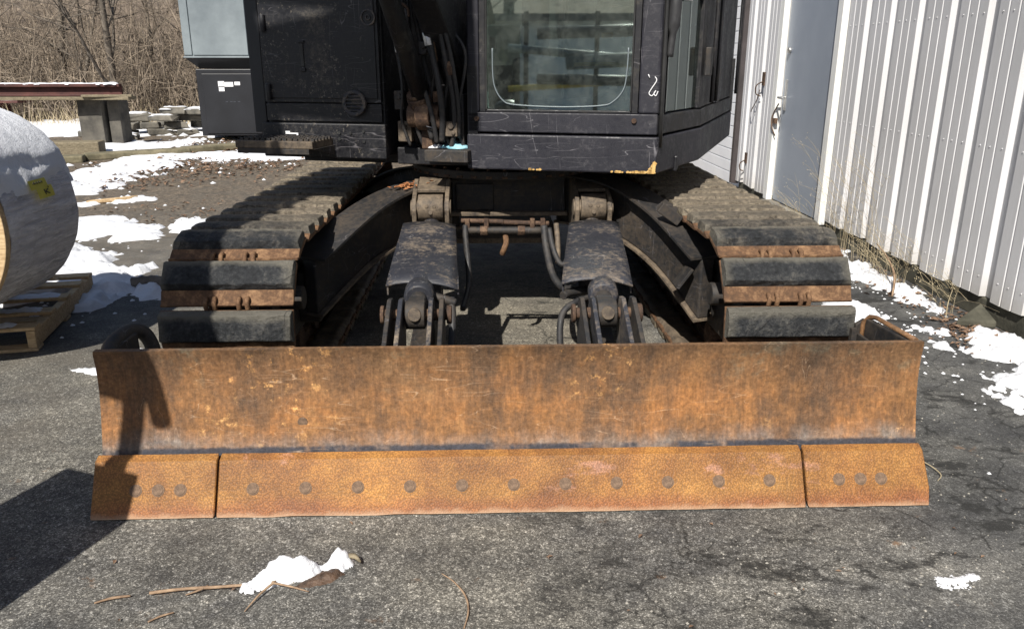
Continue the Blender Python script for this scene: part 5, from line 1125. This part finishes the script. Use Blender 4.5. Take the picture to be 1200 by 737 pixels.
def tlab(s):
    if s in vis: return '%s-trunked leafless tree, %s from the left edge in the thicket behind the pavers' % ('thick' if s[2] > .075 else 'thin', ORD[vis.index(s)])
    return 'leafless tree hidden behind the excavator and grey enclosure' if s[0]/s[1] > -.5 else 'leafless tree in the thicket beyond the left edge'
for k, (x, y, r) in enumerate(spots): tree(x, y, .0, 6.0+3*rr.random(), r, tlab((x, y, r)), 100+k, tg, (rr.gauss(0, .12), rr.gauss(0, .08)), 3, .10)
# saplings leaning over the bench
for k, (x, y, lx) in enumerate(((-9.4, 13.4, .75), (-8.9, 13.2, -.55), (-8.6, 13.5, -.8))):
    m = MB(); r2 = random.Random(k); limb(m, Vector((x, y, 0)), Vector((lx, 0, 1)).normalized(), 1.7, .018, 2, r2, .08); tag(m.build('leaning_sapling', 'twigm', origin=(x, y, 0)), ('bare sapling leaning right in front of the red beam', 'bare sapling leaning left in front of the red beam', 'lowest bare sapling, leaning left close to the reel')[k], 'sapling')
br = MB(); rr = random.Random(5)
for _ in range(3800):
    y = 19.3+8.5*rr.random()**1.2; x = rr.uniform(-1.05*y+0, .25*y); L = 1.0+2.8*rr.random(); p = Vector((x, y, 0.05)); d = Vector((rr.gauss(0, .22), rr.gauss(0, .2), 1)).normalized(); pts = [p]
    for k in range(4): d = (d+Vector((rr.gauss(0, .16), rr.gauss(0, .16), rr.gauss(0, .05)))).normalized(); p = p+d*L/4; pts.append(p)
    r = .006+.012*rr.random(); br.tube(pts, [r, r*.85, r*.7, r*.5, r*.25], 3, False)
    for q in range(7):
        i = rr.randint(1, 4); s_ = pts[i]; dd = Vector((rr.gauss(0, .8), rr.gauss(0, .8), rr.gauss(.35, .5))).normalized(); e_ = s_+dd*(.25+.6*rr.random()); md = (s_+e_)/2+Vector((rr.gauss(0, .05), 0, rr.gauss(0, .05))); br.tube([s_, md, e_], [r*.5, r*.4, r*.2], 3, False)
tag(br.build('brush_thicket', 'brush'), kind='stuff', label='dense leafless brown brush')
# dead grass and low stems at the edge of the thicket
gr = MB()
for _ in range(5200):
    y = 18.4+4*rr.random(); x = rr.uniform(-.95*y, .2*y); L = .15+.5*rr.random()**2; a = rr.gauss(0, .35); gr.add([(x, y, 0), (x+.015, y, 0), (x+a*L, y+rr.gauss(0, .1), L)], [(0, 1, 2)])
tag(gr.build('dead_grass', 'straw'), kind='stuff', label='dead grass at the edge of the thicket')
# trees across the lot behind the viewer; they show in the cab glass and shade the far left
rr = random.Random(77)
for k, (x, y, r) in enumerate(((-9, -13, .2), (-5.5, -17, .16), (-2, -14, .2), (2.0, -18, .2), (-13, -18, .22), (-7.5, -22, .25), (.5, -24, .25), (-11, -9, .14))):
    tree(x, y, 0, 9+3*rr.random(), r, 'tall leafless tree across the lot, behind the viewer', 300+k, 'trees across the lot', (0, 0), 3, .2)

# yard added behind the viewer to give the cab glass something to reflect
S([(-22, -30), (-22, -9), (-3, -9), (6, -12), (6, -30)], 'wide snow field added behind the viewer to brighten the cab glass reflection', .4, .06, 2, .3)  # sunlit snow added so the lower window reflects something bright
yd = empty('added_shed', (-9.5, -12, 0), 'pale metal shed added behind the viewer for the cab glass to reflect', 'shed')  # invented shed, a pale shape for the window reflection
m = MB(); m.box((-9.5, -12, 1.15), (9, 5, 2.3), Matrix.Rotation(R(-25), 3, 'Z')); m.build('wall', 'trim', yd)
m = MB(); m.box((-9.5, -12, 2.38), (9.5, 5.6, .16), Matrix.Rotation(R(-25), 3, 'Z')); m.build('roof', 'greyside', yd)
m = MB(); m.box((-8.35, -9.6, 1.1), (2.6, .1, 2.2), Matrix.Rotation(R(-25), 3, 'Z')); m.build('door', 'darkbox', yd)
rk = empty('added_pipe_rack', (-4.0, -5.6, 0), 'added rack of grey pipes and one yellow pipe behind the viewer, for the cab glass to reflect', 'rack')  # rack put here only to show as pipes in the window
Q = Matrix.Rotation(R(-24), 3, 'Z')
def rp(a, b, z): return Vector((-4.0, -5.6, 0))+Q @ Vector((a, b, z))
for k, (z, r, mt) in enumerate(((.95, .05, 'ytube'), (1.12, .09, 'greyside'), (1.38, .12, 'greybox'), (1.62, .07, 'greybox'), (1.85, .10, 'greyside'))):
    m = MB(); m.cyl(rp(-.9+.5*(k % 3), .1, z), rp(2.6-.4*(k % 2), .1+.25*(k % 3), z+(.22, -.05, .12, -.26, .08)[k]), r, 14); m.build('pipe', mt, rk)
for a in (-.6, .6, 2.0):
    m = MB(); m.box(rp(a, 0, 1.1), (.08, .08, 2.2), Q); m.build('post', 'plastic', rk)
for k, (x, y, r) in enumerate(((-6.6, -5.4, .75), (-5.6, -4.6, .5))):  # dark rolls added for the left side of the reflection
    m = MB(); m.cyl((x-.5, y, r), (x+.6, y-.4, r), r, 28); o = m.build('added_reel', 'bark', origin=(x, y, 0)); tag(o, ('large dark reel added behind the viewer for the reflection', 'smaller dark reel added behind the viewer for the reflection')[k], 'reel')
h = MB(); vs = []; nx, ny = 60, 8  # hill added so the glass reflects no bare horizon
for j in range(ny+1):
    for i in range(nx+1): x = -130+260*i/nx; vs.append((x, -40-8*j, -.4+1.6*j+fbm(x*.07, j*.4)*1.5*(j > 0)))
h.add(vs, [(j*(nx+1)+i, j*(nx+1)+i+1, (j+1)*(nx+1)+i+1, (j+1)*(nx+1)+i) for j in range(ny) for i in range(nx)], True)
tag(h.build('added_hillside', 'litter'), kind='structure')

rt = random.Random(9)  # tyres added behind the viewer as dark clutter in the glass
for k, (x, y, z, a) in enumerate(((-4.9, -3.9, .15, 0), (-4.85, -3.85, .42, 0), (-4.3, -4.3, .3, 1), (-3.6, -4.6, .15, 0), (-5.6, -3.7, .33, 1), (-3.55, -4.65, .42, 0))):
    m = MB(); vs = []; n1, n2 = 22, 8
    for i in range(n1):
        for j in range(n2):
            A = i/n1*6.283; B = j/n2*6.283; rr_ = .30+.11*math.cos(B); q = Vector((rr_*math.cos(A), rr_*math.sin(A), .12*math.sin(B)))
            if a: q = Matrix.Rotation(R(80), 3, 'X') @ q; q.z += .12
            vs.append(q+Vector((x, y, z)))
    m.add(vs, [(i*n2+j, ((i+1) % n1)*n2+j, ((i+1) % n1)*n2+(j+1) % n2, i*n2+(j+1) % n2) for i in range(n1) for j in range(n2)], True)
    tag(m.build('added_tyre', 'rubberseal', origin=(x, y, z)), ('bottom tyre of the added left pile behind the viewer', 'top tyre of the added left pile behind the viewer', 'added tyre standing upright between two piles behind the viewer', 'bottom tyre of the added right pile behind the viewer', 'added tyre standing upright left of the piles behind the viewer', 'top tyre of the added right pile behind the viewer')[k], 'tyre')
